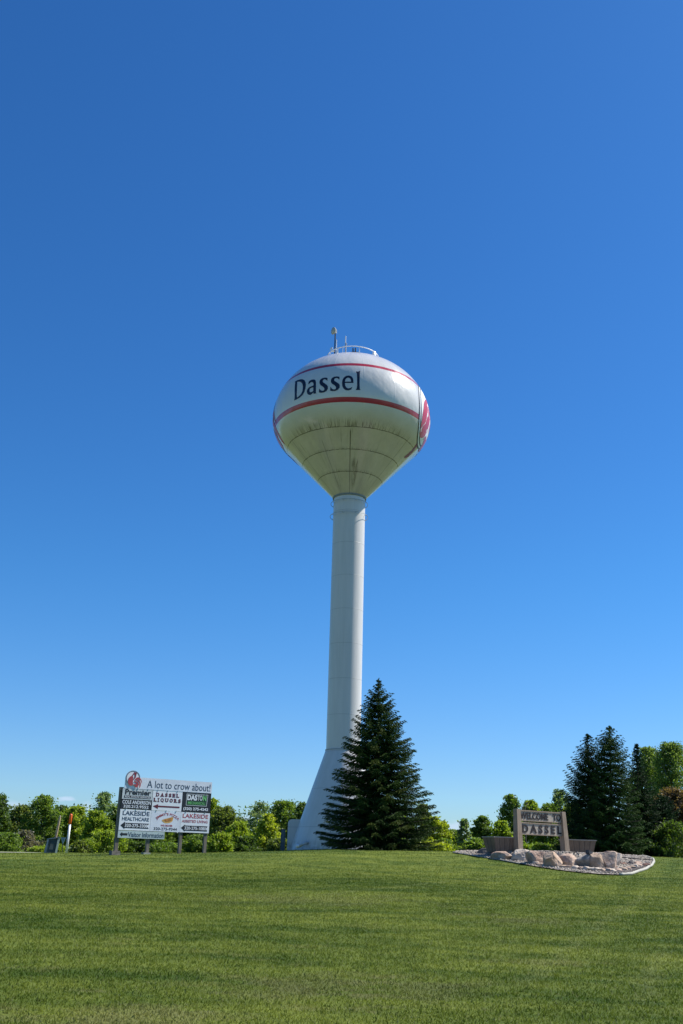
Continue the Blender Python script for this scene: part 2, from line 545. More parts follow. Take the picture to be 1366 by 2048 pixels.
seamv = T.m('ABSOLUTE', T.m('SUBTRACT', T.m('FRACT', T.m('ADD', T.m('MULTIPLY', azn, 16 / (2 * math.pi)), .15)), .5))
hb = T.m('ADD', dent, T.m('MULTIPLY', T.mr(seamv, .02, .0), .10))
bump(T, b, hb, .30, .16)

m_shaft, T, b = mat('shaft_paint')
o = T.obj(); x, y, z = T.xyz(o)[:3]
base = T.mix(T.mr(T.noise(T.comb(T.m('MULTIPLY', x, 3), T.m('MULTIPLY', y, 3), T.m('MULTIPLY', z, .25)), 1.0, 4, .6), .3, .7), (.64, .605, .575), (.585, .56, .53))
fr = T.m('FRACT', T.m('DIVIDE', T.m('SUBTRACT', z, 1.35), 2.44))
seam = T.m('MULTIPLY', T.mr(fr, .0, .006), T.mr(fr, .016, .010))
base = T.mix(T.m('MULTIPLY', seam, .7), base, (.33, .32, .30))
ang = T.m('ARCTAN2', x, T.m('MULTIPLY', y, -1))
stk = T.noise(T.comb(T.m('MULTIPLY', ang, 16), T.m('MULTIPLY', z, .12), 3), 1.0, 5, .7)
base = T.mix(T.m('MULTIPLY', T.mr(stk, .52, .74), .22), base, (.30, .26, .21))
spl = T.m('MULTIPLY', T.mr(z, .75, .05), T.mr(T.noise(o, 3.0, 5, .7), .35, .65))
base = T.mix(T.m('MULTIPLY', spl, .55), base, (.16, .15, .09))
T.put(b.inputs['Base Color'], base)
b.inputs['Roughness'].default_value = .38
b.inputs['Coat Weight'].default_value = .08
b.inputs['Coat Roughness'].default_value = .2
bump(T, b, T.m('ADD', T.m('MULTIPLY', seam, .5), T.m('MULTIPLY', T.noise(T.comb(x, y, T.m('MULTIPLY', z, .4)), 1.2, 2), .35)), .35, .05)

m_white = simple('white_paint', (.78, .78, .78), .4, .05, 3)
m_red = simple('emblem_red', (.50, .045, .065), .35, .08, 2)
m_navy = simple('navy_paint', (.008, .010, .026), .35, .1, 2)
m_black = simple('black_paint', (.012, .012, .014), .4, .1, 2)
m_steel = simple('galvanised_steel', (.42, .43, .44), .45, .15, 8, metal=.6)
m_dark = simple('dark_metal', (.03, .03, .032), .5, .2, 8)
m_dish = simple('dish_grey', (.45, .43, .38), .55, .08, 5)

tower = tag(empty('water_tower', (TX, TY, ZB)), 'tall white water tower with bulb shaped tank reading Dassel between two red bands', 'water tower')
bm = bmesh.new(); lathe(bm, TP, 160)
tank = bm_obj('tank', bm, m_tank, tower, True)
bm = bmesh.new()
# shaft and flared base
lathe(bm, [(1.165, 6.72 + DZ), (1.165, 15 + DZ), (1.165, 24.80 + DZ)], 96)
shaft = bm_obj('shaft', bm, m_shaft, tower, True)
bm = bmesh.new()
lathe(bm, [(3.36, -.15), (3.30, .12), (1.215, 6.62 + DZ), (1.19, 6.69 + DZ)], 96)
bm_obj('base_cone', bm, m_shaft, tower, True)
bm = bmesh.new()
lathe(bm, [(1.165, 6.66 + DZ), (1.225, 6.665 + DZ), (1.225, 6.725 + DZ), (1.165, 6.73 + DZ)], 96)
bm_obj('base_flange', bm, simple('flange_grey', (.30, .31, .32), .5), tower)
bm = bmesh.new()
lathe(bm, [(1.16, 24.77 + DZ), (1.235, 24.775 + DZ), (1.245, 24.89 + DZ), (1.16, 24.9 + DZ)], 96)
bm_obj('neck_flange', bm, simple('neck_grey', (.20, .21, .20), .6), tower)
for zz, ro in ((23.42, 1.39), (24.40, 1.36)):
    bm = bmesh.new()
    tube(bm, [(ro * math.sin(2 * math.pi * k / 64), -ro * math.cos(2 * math.pi * k / 64), zz + DZ) for k in range(65)], .018, 6, False)
    for k in range(8):
        t = 2 * math.pi * (k + .5) / 8
        tube(bm, [(1.15 * math.sin(t), -1.15 * math.cos(t), zz + DZ), (ro * math.sin(t), -ro * math.cos(t), zz + DZ)], .014, 5)
    bm_obj('hoop_rail', bm, simple('rail_grey', (.30, .33, .36), .5), tower)


# name painted on the tank: outlines measured in the photograph, laid on the tank's surface
def tank_hit(px, py):
    d = (fwd + crt * ((px - 683) / FPX) + cup * ((1024 - py) / FPX)).normalized()
    t = 60.0
    for _ in range(4000):
        p = CAMP + d * t
        lx, ly, lz = p.x - TX, p.y - TY, p.z - ZB
        if TPz[0] < lz < TPz[-1] and math.hypot(lx, ly) <= float(np.interp(lz, TPz, TPr)):
            return math.atan2(lx, -ly), lz
        t += .01
    return None


def tank_decal(name, loops, material, parent, off, R0=5.9, grid=.12, u0=0.0, mirror=False):
    """loops in metres: (arc length, height along z given as local z)"""
    vs, fs = tri_shape(loops, grid)
    me = bpy.data.meshes.new(name)
    me.from_pydata([tank_point(u / R0 + u0, v, off) for u, v in vs], [], fs)
    me.update()
    o = link_mesh(name, me, material, parent, True)
    bm = bmesh.new(); bm.from_mesh(me)
    for f in bm.faces:
        c = f.calc_center_median()
        if f.normal.x * c.x + f.normal.y * c.y < 0: f.normal_flip()
    bm.to_mesh(me); bm.free()
    return o


G = {
    'D': [[(92, 258), (130, 235), (180, 218), (225, 215), (262, 230), (285, 268), (290, 320), (283, 385), (262, 450), (228, 505), (180, 548), (130, 578), (78, 603), (85, 560), (88, 480), (87, 400), (90, 330), (95, 290)],
          [(133, 262), (165, 258), (195, 265), (220, 285), (233, 320), (236, 370), (228, 430), (208, 475), (175, 515), (130, 548), (124, 500), (126, 430), (130, 350), (132, 300)]],
    'a': [[(336, 310), (342, 262), (365, 238), (400, 222), (440, 218), (465, 232), (474, 265), (474, 330), (474, 400), (474, 455), (484, 470), (430, 480), (425, 450), (405, 480), (375, 500), (345, 500), (318, 480), (308, 450), (310, 415), (330, 380), (360, 355), (400, 340), (427, 328), (430, 300), (422, 275), (400, 265), (375, 275), (355, 295)],
          [(425, 362), (395, 370), (368, 385), (355, 410), (358, 440), (375, 452), (400, 445), (425, 430)]],
    's': [[(683, 245), (685, 192), (640, 185), (590, 195), (550, 225), (537, 262), (540, 295), (560, 325), (600, 350), (625, 375), (628, 400), (612, 422), (585, 425), (555, 412), (532, 382), (528, 455), (570, 462), (620, 455), (665, 430), (690, 390), (692, 350), (675, 320), (640, 295), (605, 272), (595, 250), (603, 228), (630, 215), (655, 222)]],
    's2': [[(900, 222), (902, 172), (860, 163), (805, 170), (762, 195), (745, 232), (748, 272), (770, 300), (810, 325), (835, 350), (840, 375), (828, 395), (800, 402), (765, 390), (737, 350), (730, 420), (770, 432), (825, 430), (875, 405), (903, 370), (907, 325), (890, 295), (850, 270), (815, 248), (803, 225), (815, 200), (845, 192), (870, 198)]],
    'e': [[(1155, 283), (1155, 240), (1145, 195), (1115, 160), (1070, 147), (1020, 155), (980, 185), (955, 230), (948, 285), (955, 345), (980, 390), (1020, 415), (1070, 418), (1115, 402), (1135, 352), (1100, 375), (1060, 382), (1025, 365), (1005, 325), (1000, 283)],
          [(1000, 260), (1010, 220), (1030, 195), (1060, 185), (1090, 195), (1108, 225), (1115, 258)]],
    'l': [[(1203, 85), (1202, 72), (1240, 78), (1280, 62), (1272, 100), (1268, 200), (1268, 330), (1270, 380), (1282, 410), (1198, 410), (1215, 380), (1222, 330), (1222, 200), (1218, 110)]],
}
for nm, loops in G.items():
    L = []
    for lp in loops:
        q = []
        for (a_, b_) in lp:
            h = tank_hit(580 + a_ / 9.107, 735 + b_ / 9.107)
            q.append((h[0] * 5.9, h[1]))
        L.append(q)
    tank_decal('painted_letter', L, m_navy, tank, .012)

# rooster emblem, unit ring radius 1; x right, y up
ROOSTER = [
    [(-.62, -.10), (-.55, .18), (-.38, .38), (-.18, .50), (-.02, .46), (.03, .30), (.05, .05), (.06, -.15), (.04, -.38), (.10, -.52), (.02, -.72), (-.15, -.84), (-.38, -.80), (-.55, -.55), (-.63, -.30)],
    [(-.12, .52), (-.10, .68), (.02, .80), (.10, .88), (.04, 1.04), (.22, .98), (.34, 1.00), (.48, .96), (.46, .80), (.40, .55), (.38, .30), (.24, .12), (.14, -.05), (.12, .12), (.20, .36), (.22, .60), (.17, .74), (.06, .70), (.02, .56)],
    [(.26, -.02), (.40, .20), (.62, .34), (.86, .34), (1.08, .16), (1.24, -.12), (1.30, -.45), (1.20, -.30), (1.08, -.08), (.90, .04), (.66, .04), (.44, -.05)],
    [(.44, -.10), (.62, -.02), (.84, -.04), (1.0, -.18), (1.12, -.42), (1.14, -.75), (1.04, -1.05), (.96, -1.06), (.98, -.75), (.92, -.46), (.78, -.24), (.60, -.17)],
    [(.20, -.16), (.40, -.19), (.60, -.26), (.76, -.42), (.84, -.66), (.78, -.90), (.66, -1.02), (.50, -1.02), (.34, -.84), (.20, -.74), (.08, -.74), (.20, -.60), (.44, -.62), (.56, -.50), (.42, -.40), (.24, -.34)],
]


def emblem_tank(azc, sgn=1):
    zc = 31.15 + DZ
    RR = 2.62
    s0 = float(np.interp(zc, TPz, TPs))

    def mp(pts): return [(x_ * RR * sgn, float(np.interp(s0 + y_ * RR, TPs, TPz))) for x_, y_ in pts]
    e = tank_decal('painted_emblem', [mp(circle2(0, 0, 1.0, 72))], m_white, tank, .010, u0=azc, grid=.3)
    for ro, ri in ((1.0, .952), (.90, .858)):
        tank_decal('emblem_ring', [mp(circle2(0, 0, ro, 72)), mp(circle2(0, 0, ri, 72))], m_black, e, .016, u0=azc, grid=.3)
    for lp in ROOSTER:
        lp = [(x_ * 1.0 - .12, y_ * .9 - .02) for x_, y_ in lp]
        tank_decal('emblem_rooster', [mp(smooth_loop(lp, 3))], m_red, e, .021, u0=azc, grid=.25)
    for q in ([(-.25, -.95), (-.05, -1.0), (.1, -1.35), (-.2, -1.5), (-.12, -1.2)],):
        tank_decal('emblem_tail', [mp(smooth_loop(q, 3))], simple('tail_purple', (.22, .02, .08), .4), e, .016, u0=azc, grid=.25)
    # white gaps between the plumes
    wl = [(-.50, -.68), (-.32, -.10), (-.22, .30), (-.30, .30), (-.43, -.10), (-.60, -.62)]
    tank_decal('emblem_line', [mp(wl)], m_white, e, .026, u0=azc, grid=.3)
    wl2 = [(-.20, .30), (-.12, -.05), (-.16, -.45), (-.02, -.75), (.03, -.72), (-.09, -.43), (-.05, -.05), (-.14, .30)]
    tank_decal('emblem_line', [mp(wl2)], m_white, e, .026, u0=azc, grid=.3)


emblem_tank(R(80))
emblem_tank(R(-104))

# equipment on the crown
ZC = 36.1 + DZ
bm = bmesh.new()
RR_ = 2.02
zt = 36.46 + DZ
tube(bm, [(RR_ * math.sin(2 * math.pi * k / 48), -RR_ * math.cos(2 * math.pi * k / 48), zt) for k in range(49)], .035, 6, False)
rail = bm_obj('guard_rail', bm, m_white, tower, True)
for k in range(10):
    t = 2 * math.pi * (k + .35) / 10
    bm = bmesh.new()
    tube(bm, [(RR_ * math.sin(t), -RR_ * math.cos(t), zt - .85), (RR_ * math.sin(t), -RR_ * math.cos(t), zt)], .022, 6)
    bm_obj('rail_post', bm, m_white, rail)


def crown_z(x_, y_): return float(np.interp(-math.hypot(x_, y_), [-r for r in TPr[-41:]], TPz[-41:])) if math.hypot(x_, y_) < 5.9 else ZC


def disc_dish(bm, c, nrm, rad, depth):
    nrm = Vector(nrm).normalized()
    a = nrm.cross(Vector((0, 0, 1))).normalized(); b_ = nrm.cross(a)
    prev = None
    rings = []
    for f, d in ((0, -depth), (.6, -depth * .75), (1.0, 0), (1.0, depth * .35), (.0, depth * .35)):
        if f == 0: rings.append([bm.verts.new(Vector(c) + nrm * d)])
        else: rings.append([bm.verts.new(Vector(c) + nrm * d + (a * math.cos(t) + b_ * math.sin(t)) * rad * f) for t in (2 * math.pi * k / 24 for k in range(24))])
    for p, q in zip(rings, rings[1:]):
        for k in range(24):
            k2 = (k + 1) % 24
            if len(p) == 1: bm.faces.new((p[0], q[k], q[k2]))
            elif len(q) == 1: bm.faces.new((p[k2], p[k], q[0]))
            else: bm.faces.new((p[k], q[k], q[k2], p[k2]))
    bmesh.ops.recalc_face_normals(bm, faces=bm.faces)


# tall mast with round dish
mx_, my_ = -1.42, -1.2
z0_ = crown_z(mx_, my_)
ztop = 38.32 + DZ
bm = bmesh.new()
tube(bm, [(mx_, my_, z0_ - .1), (mx_, my_, ztop - .35)], .048, 8)
mast = bm_obj('antenna_mast', bm, m_dark, tower)
bm = bmesh.new()
tube(bm, [(mx_ + .11, my_, z0_ - .1), (mx_ + .11, my_, ztop - .9)], .035, 8)
bm_obj('mast_conduit', bm, m_white, mast)
bm = bmesh.new()
disc_dish(bm, (mx_ - .14, my_ - .15, ztop - .22), (-.80, -.55, -.12), .29, .08)
bm_obj('dish_antenna', bm, m_dish, mast, True)
bm = bmesh.new(); tube(bm, [(mx_, my_, ztop - .35), (mx_ + .05, my_, ztop + .02)], .05, 8)
box(bm, mx_ - .02, mx_ + .12, my_ - .08, my_ + .06, ztop - .30, ztop - .05)
bm_obj('dish_bracket', bm, m_white, mast)
bm = bmesh.new()
disc_dish(bm, (mx_ - .26, my_ - .1, z0_ + .72), (-.7, -.7, .1), .14, .05)
box(bm, mx_ - .25, mx_ + .0, my_ - .05, my_ + .02, z0_ + .52, z0_ + .60)
bm_obj('small_dish', bm, m_white, mast)
bm = bmesh.new()
box(bm, mx_ + .18, mx_ + .28, my_ - .05, my_ + .05, z0_ + .45, z0_ + .75)
bm_obj('junction_box', bm, m_white, mast)
mx_, my_ = -.58, -1.7
z0_ = crown_z(mx_, my_)
bm = bmesh.new()
tube(bm, [(mx_, my_, z0_ - .1), (mx_, my_, z0_ + .95)], .055, 8)
tube(bm, [(mx_ + .01, my_, z0_ + .9), (mx_ + .01, my_, z0_ + 1.0)], .075, 8)
wm = bm_obj('whip_mast', bm, m_steel, tower)
bm = bmesh.new(); tube(bm, [(mx_ - .03, my_, z0_ + .98), (mx_ - .03, my_, z0_ + 1.62)], .038, 8)
bm_obj('whip_antenna', bm, m_white, wm)
bm = bmesh.new()
z0_ = crown_z(0, -1.0)
for xx in (-.02, .16): tube(bm, [(xx, -1.3, z0_), (xx, -1.3, z0_ + .66)], .05, 8)
bm_obj('vent_pipe', bm, m_dark, tower)
bm = bmesh.new(); lathe(bm, [(0, z0_ + .30), (.35, z0_ + .27), (.6, z0_ + .2), (.62, z0_ - .1)], 24, .1, -1.0)
bm_obj('roof_hatch', bm, simple('hatch_brown', (.09, .06, .05), .6), tower)
bm = bmesh.new(); tube(bm, [(.48, -1.5, z0_ - .1), (.48, -1.5, z0_ + .42)], .022, 6)
bm_obj('lightning_rod', bm, m_white, tower)
for (ax, ay, rad, n_) in ((1.62, -1.15, .27, (.25, -.9, .1)), (-1.92, -.85, .16, (-.5, -.8, .1))):
    zz = crown_z(ax, ay)
    bm = bmesh.new(); disc_dish(bm, (ax, ay, zz + .42), n_, rad, .1)
    bmesh.ops.scale(bm, vec=(.55 if rad > .2 else .5, .7, 1.25), verts=bm.verts, space=Matrix.Translation((-ax, -ay, -zz - .42)))
    d_ = bm_obj('panel_dish', bm, m_white, tower, True)
    bm = bmesh.new(); tube(bm, [(ax, ay + .12, zz - .1), (ax, ay + .12, zz + .5)], .035, 6)
    tube(bm, [(ax - .22, ay + .1, zz - .1), (ax - .22, ay + .1, zz + .3)], .05, 6)
    bm_obj('dish_post', bm, m_white, d_)

# door hood on the flank of the base cone
bm = bmesh.new()
prof = []
for k in range(9):
    t = math.pi / 2 * k / 8
    prof.append((-3.52 + .0 - .22 * math.sin(t) + .22 - .22, 1.55 + .30 * math.cos(t)))
prof = [(-2.0, 1.86)] + [(-3.26 - .28 * math.sin(math.pi / 2 * k / 8), 1.58 + .28 * math.cos(math.pi / 2 * k / 8)) for k in range(9)] + [(-3.54, -.1), (-2.0, -.1)]
v0 = [bm.verts.new((a_, .1, b_)) for a_, b_ in prof]; v1 = [bm.verts.new((a_, 1.5, b_)) for a_, b_ in prof]
bm.faces.new(v0[::-1]); bm.faces.new(v1)
for k in range(len(prof)): bm.faces.new((v0[k], v0[(k + 1) % len(prof)], v1[(k + 1) % len(prof)], v1[k]))
bmesh.ops.recalc_face_normals(bm, faces=bm.faces)
bm_obj('door_hood', bm, m_shaft, tower)
# overflow pipe
bm = bmesh.new()
p0 = Vector((-2.15, -2.45, .42)); p1 = Vector((-2.72, -2.75, .14))
tube(bm, [p0, p0 * .4 + p1 * .6, p1], .10, 12)
pipe = bm_obj('overflow_pipe', bm, m_shaft, tower, True)
bm = bmesh.new()
bmesh.ops.create_uvsphere(bm, u_segments=16, v_segments=10, radius=.125, matrix=Matrix.Translation(p1 + Vector((-.03, -.02, .02))))
bm_obj('pipe_cap', bm, m_white, pipe, True)

# cabinet beside the hood
gx = TX - 3.80
cab = tag(empty('electrical_cabinet', (gx, TY + .3, H(gx, TY))), 'slim dark grey electrical cabinet beside the foot of the water tower', 'cabinet')
m_cab = simple('cabinet_grey', (.07, .09, .10), .5, .15, 6)
bm = bmesh.new(); box(bm, -.17, .10, -.18, .18, .0, 1.38); bm_obj('housing', bm, m_cab, cab, bevel=.02)
bm = bmesh.new(); box(bm, -.13, .06, -.205, -.183, .55, 1.28); bm_obj('door', bm, simple('cabinet_door', (.10, .125, .135), .5), cab, bevel=.006)

# ------------------------------------------------------------------ utilities at the left
bp = ground_hit(99, 1704.5)
bp = at(100, 1704, 55.5); bp.z = H(bp.x, 55.5)
ub = tag(empty('utility_pedestal', bp, R(28)), 'squat grey green utility pedestal leaning at the road edge', 'utility box')
m_ped = simple('pedestal_green', (.03, .05, .052), .45, .2, 8)
m_pedl = simple('pedestal_flange', (.33, .40, .34), .5, .1, 8)
bm = bmesh.new()
frustum(bm, [(-.27, -.22, 0), (.20, -.22, 0), (.20, .22, 0), (-.27, .22, 0)], [(-.17, -.2, .68), (.28, -.2, .74), (.28, .2, .74), (-.17, .2, .68)])
bm_obj('housing', bm, m_ped, ub, bevel=.015)
bm = bmesh.new()
frustum(bm, [(.20, -.26, -.02), (.31, -.26, -.02), (.31, .24, -.02), (.20, .24, -.02)], [(.285, -.26, .79), (.39, -.26, .79), (.39, .24, .79), (.285, .24, .79)])
bm_obj('side_cover', bm, m_pedl, ub, bevel=.01)
bm = bmesh.new()
frustum(bm, [(-.20, -.24, .685), (.42, -.28, .795), (.42, .26, .795), (-.20, .24, .685)], [(-.20, -.24, .715), (.42, -.28, .825), (.42, .26, .825), (-.20, .24, .715)])
bm_obj('lid', bm, m_ped, ub)
bm = bmesh.new()
frustum(bm, [(-.13, -.235, .18), (.08, -.235, .18), (.08, -.215, .18), (-.13, -.215, .18)], [(-.06, -.222, .55), (.14, -.222, .55), (.14, -.20, .55), (-.06, -.20, .55)])
bm_obj('panel', bm, simple('pedestal_panel', (.04, .062, .065), .5), ub)

sp = at(107, 1700, 56.4); sp.z = H(sp.x, 56.4)
st = tag(empty('wooden_stake', sp), 'weathered pale wooden stake standing up behind the utility pedestal', 'stake')
bm = bmesh.new()
frustum(bm, [(-.10, -.05, 0), (.02, -.05, 0), (.02, .06, 0), (-.10, .06, 0)], [(.09, -.04, 1.84), (.19, -.04, 1.88), (.19, .05, 1.88), (.09, .05, 1.84)])
bm_obj('shaft', bm, wood_mat('pale_wood', (.36, .25, .15), (.50, .38, .25)), st, bevel=.01)
bm = bmesh.new()
frustum(bm, [(.092, -.038, 1.845), (.188, -.038, 1.885), (.188, .048, 1.885), (.092, .048, 1.845)], [(.125, -.01, 1.95), (.165, -.01, 1.96), (.165, .02, 1.96), (.125, .02, 1.95)])
bm_obj('tip', bm, wood_mat('cut_wood', (.42, .33, .22), (.55, .45, .32)), st)

pp = at(133, 1704, 57); pp.z = H(pp.x, 57)
mk = tag(empty('marker_post', pp), 'slim white marker post with bright orange top behind the lawn', 'marker post')
bm = bmesh.new(); tube(bm, [(0, 0, -.05), (.015, 0, 1.50)], .062, 14); bm_obj('tube', bm, m_white, mk, True)
bm = bmesh.new(); tube(bm, [(.015, 0, 1.50), (.02, 0, 1.52), (.023, 0, 1.98), (.023, 0, 2.03), (.023, 0, 2.05)], [.066, .078, .078, .066, .03], 14)
bm_obj('orange_sleeve', bm, simple('orange', (.78, .13, .015), .4), mk, True)

yp = at(124, 1701, 78); yp.z = H(yp.x, 78)
ys_ = tag(empty('yield_sign', yp, R(-4)), 'small grey triangular sign point down at the dark tree edge', 'road sign')
top = at(124, 1675, 78).z - yp.z
bm = bmesh.new(); tube(bm, [(0, .04, -.1), (0, .04, top - .1)], .03, 8); bm_obj('post', bm, m_dark, ys_)
w_ = .19
bm = bmesh.new()
tri = [(-w_, top), (w_, top), (0, top - .48)]
a_ = [bm.verts.new((x_, 0, z_)) for x_, z_ in tri]; b__ = [bm.verts.new((x_, .012, z_)) for x_, z_ in tri]
bm.faces.new(a_); bm.faces.new(b__[::-1])
for k in range(3): bm.faces.new((a_[k], b__[k], b__[(k + 1) % 3], a_[(k + 1) % 3]))
bmesh.ops.recalc_face_normals(bm, faces=bm.faces)
pn = bm_obj('panel', bm, simple('sign_back', (.30, .38, .42), .5), ys_)
bm = bmesh.new()
tri = [(-w_ * .62, top - .06), (w_ * .62, top - .06), (0, top - .36)]
bm.faces.new([bm.verts.new((x_, -.006, z_)) for x_, z_ in tri])
bm_obj('inner_field', bm, simple('sign_field', (.14, .20, .24), .5), pn)


# ------------------------------------------------------------------ flat artwork helpers
def text_mesh(body, x0, x1, z0, z1, bold=0.0, shear=0.0, keep=False, arc=None):
    """text outlines fitted into the box, as (verts2d, faces)"""
    cu = bpy.data.curves.new('t', 'FONT'); cu.body = body; cu.size = 1.0
    cu.offset = bold; cu.resolution_u = 3; cu.shear = shear; cu.fill_mode = 'FRONT'
    ob = bpy.data.objects.new('t', cu); col.objects.link(ob)
    dg = bpy.context.evaluated_depsgraph_get()
    me = bpy.data.meshes.new_from_object(ob.evaluated_get(dg))
    vs = np.array([v.co[:2] for v in me.vertices]); fs = [tuple(p.vertices) for p in me.polygons]
    bpy.data.objects.remove(ob); bpy.data.curves.remove(cu); bpy.data.meshes.remove(me)
    mn, mxx = vs.min(0), vs.max(0)
    vs = (vs - mn) / (mxx - mn)
    vs = vs * np.array([x1 - x0, z1 - z0]) + np.array([x0, z0])
    if arc:
        cx, cz, rad, a0, a1 = arc      # bend: x -> angle
        t = (vs[:, 0] - x0) / (x1 - x0); r = rad + (vs[:, 1] - z0)
        an = a0 + (a1 - a0) * t
        vs = np.stack([cx + r * np.sin(an), cz + r * np.cos(an)], 1)
    return [tuple(v) for v in vs], fs


def flat(name, parts, material, parent, y):
    """merge flat pieces [(verts2d, faces)] into one mesh on the plane y"""
    if name == 'lettering' and len(parts) > 1:
        return [flat(name, [p_], material, parent, y) for p_ in parts][0]
    V, F = [], []
    for vs, fs in parts:
        b0 = len(V); V += [(a, y, c) for a, c in vs]; F += [tuple(i + b0 for i in f) for f in fs]
    me = bpy.data.meshes.new(name); me.from_pydata(V, [], F); me.update()
    bm = bmesh.new(); bm.from_mesh(me)
    for f in bm.faces:
        if f.normal.y > 0: f.normal_flip()
    bm.to_mesh(me); bm.free()
    return link_mesh(name, me, material, parent)


def rect2(x0, x1, z0, z1): return ([(x0, z0), (x1, z0), (x1, z1), (x0, z1)], [(0, 1, 2, 3)])
def poly2(pts): return tri_shape([pts])


# ------------------------------------------------------------------ billboard
bl = at(237.0, 1659.7, 50.6)
yaw = R(34)
gz = H(bl.x, 50.6)
VS = .845
bb = tag(empty('business_sign', (bl.x, bl.y, gz), yaw), 'wide billboard of six white and black business panels under a rooster banner', 'billboard')
bb.scale = (.91, .91, VS)
PH = (bl.z - gz) / VS          # underside of the panels
m_sw = simple('sign_white', (.74, .76, .80), .45, .05, 1.5)
m_sw2 = simple('sign_white_cool', (.66, .69, .76), .5, .07, 1.5)
m_sg = simple('sign_green_grey', (.42, .50, .50), .55, .1, 2)
m_sb = simple('sign_black', (.010, .012, .018), .45, .15, 2)
m_slate = simple('slate_ink', (.02, .045, .09), .5)
m_maroon = simple('maroon_ink', (.11, .006, .02), .5)
m_redk = simple('red_ink', (.36, .05, .06), .5)
m_green = simple('green_ink', (.03, .22, .05), .5)
m_greenl = simple('light_green_ink', (.16, .50, .16), .5)
m_silver = simple('silver_ink', (.50, .54, .55), .5)
m_ring = simple('ring_slate', (.10, .15, .21), .5)
m_post = wood_mat('old_post', (.09, .075, .06), (.22, .19, .15))
PW, PHT = 1.80, 1.165


def panel(ci, ri, w_=PW, name='sign_panel', material=None, x0=None, z0=None, h_=PHT, yy=0.0):
    x0 = ci * 1.815 if x0 is None else x0
    z0 = PH + (1 - ri) * 1.18 if z0 is None else z0
    bm = bmesh.new(); box(bm, x0, x0 + w_, yy, yy + .035, z0, z0 + h_)
    return bm_obj(name, bm, material, bb, bevel=.004), x0, z0


FY = -.004
# column 1 row 1: estate agent
pa, x0, z0 = panel(0, 0, material=m_sb)
pa['label'] = 'half silver half black panel of an estate agent'
flat('silver_field', [rect2(x0 + .02, x0 + 1.79, z0 + .56, z0 + 1.155)], m_silver, pa, FY)
flat('lettering', [text_mesh('Premier', x0 + .17, x0 + 1.70, z0 + .81, z0 + 1.12, .035),
                   rect2(x0 + .14, x0 + 1.70, z0 + .625, z0 + .765)], m_sb, pa, FY * 2)
flat('lettering', [text_mesh('REAL ESTATE SERVICES', x0 + .19, x0 + 1.66, z0 + .645, z0 + .745, .01)], m_sw, pa, FY * 3)
flat('lettering', [text_mesh('COLE ANDERSON', x0 + .07, x0 + 1.74, z0 + .29, z0 + .50, .02),
                   text_mesh('320.212.9552', x0 + .15, x0 + 1.62, z0 + .07, z0 + .235, .02)], m_sw, pa, FY * 2)
# column 1 row 2
pa, x0, z0 = panel(0, 1, material=m_sw)
flat('lettering', [text_mesh('LAKESIDE', x0 + .15, x0 + 1.72, z0 + .83, z0 + 1.08, .022),
                   text_mesh('HEALTHCARE', x0 + .14, x0 + 1.72, z0 + .53, z0 + .74, .022)], m_slate, pa, FY)
flat('arrow', [poly2([(x0 + .08, z0 + .26), (x0 + .33, z0 + .48), (x0 + .33, z0 + .41), (x0 + 1.74, z0 + .41), (x0 + 1.64, z0 + .27), (x0 + 1.74, z0 + .12), (x0 + .33, z0 + .12), (x0 + .33, z0 + .05)])], m_sb, pa, FY)
flat('lettering', [text_mesh('320-275-3308', x0 + .33, x0 + 1.66, z0 + .175, z0 + .36, .02)], m_sw, pa, FY * 2)
# column 2 row 1: liquor shop


def slab(body, x0, x1, z0, z1):
    n = len(body); out = []
    widths = {'I': .62, 'L': .95, 'E': .95, 'S': .9, 'Q': 1.15, 'O': 1.1, 'U': 1.1, 'R': 1.05, 'D': 1.05, 'A': 1.1}
    tot = sum(widths[c] for c in body); x = x0
    for c in body:
        w_ = (x1 - x0) * widths[c] / tot; a, b2 = x + w_ * .08, x + w_ * .92
        q0 = z0 - (.03 if c == 'Q' else 0)
        if c == 'I': out.append(rect2(a + w_ * .27, b2 - w_ * .27, z0, z1))
        else: out.append(text_mesh(c, a + w_ * .07, b2 - w_ * .05, q0, z1, .055))
        s = (z1 - z0) * .13
        if c in 'ILRA': out.append(rect2(a - w_ * .03, a + w_ * (.46 if c != 'I' else .87), z0 - .001, z0 + s))
        if c in 'AR': out.append(rect2(b2 - w_ * .36, b2 + w_ * .05, z0 - .001, z0 + s))
        if c in 'ILRDEU': out.append(rect2(a - w_ * .03, a + w_ * (.40 if c != 'I' else .87), z1 - s, z1 + .001))
        if c in 'DE': out.append(rect2(a - w_ * .03, a + w_ * .4, z0 - .001, z0 + s))
        if c == 'U': out.append(rect2(b2 - w_ * .36, b2 + w_ * .05, z1 - s, z1 + .001))
        x += w_
    return out


pa, x0, z0 = panel(1, 0, material=m_sw)
L1, L2 = slab('DASSEL', x0 + .16, x0 + 1.64, z0 + .80, z0 + 1.02), slab('LIQUORS', x0 + .05, x0 + 1.76, z0 + .50, z0 + .72)
for i, pc in enumerate(L1 + L2):
    flat('lettering', [pc], m_maroon, pa, FY - .0008 * (i % 5))
flat('arrow', [poly2([(x0 + .05, z0 + .235), (x0 + .37, z0 + .37), (x0 + .37, z0 + .285), (x0 + 1.68, z0 + .285), (x0 + 1.68, z0 + .195), (x0 + .37, z0 + .195), (x0 + .37, z0 + .09)])], m_maroon, pa, FY)
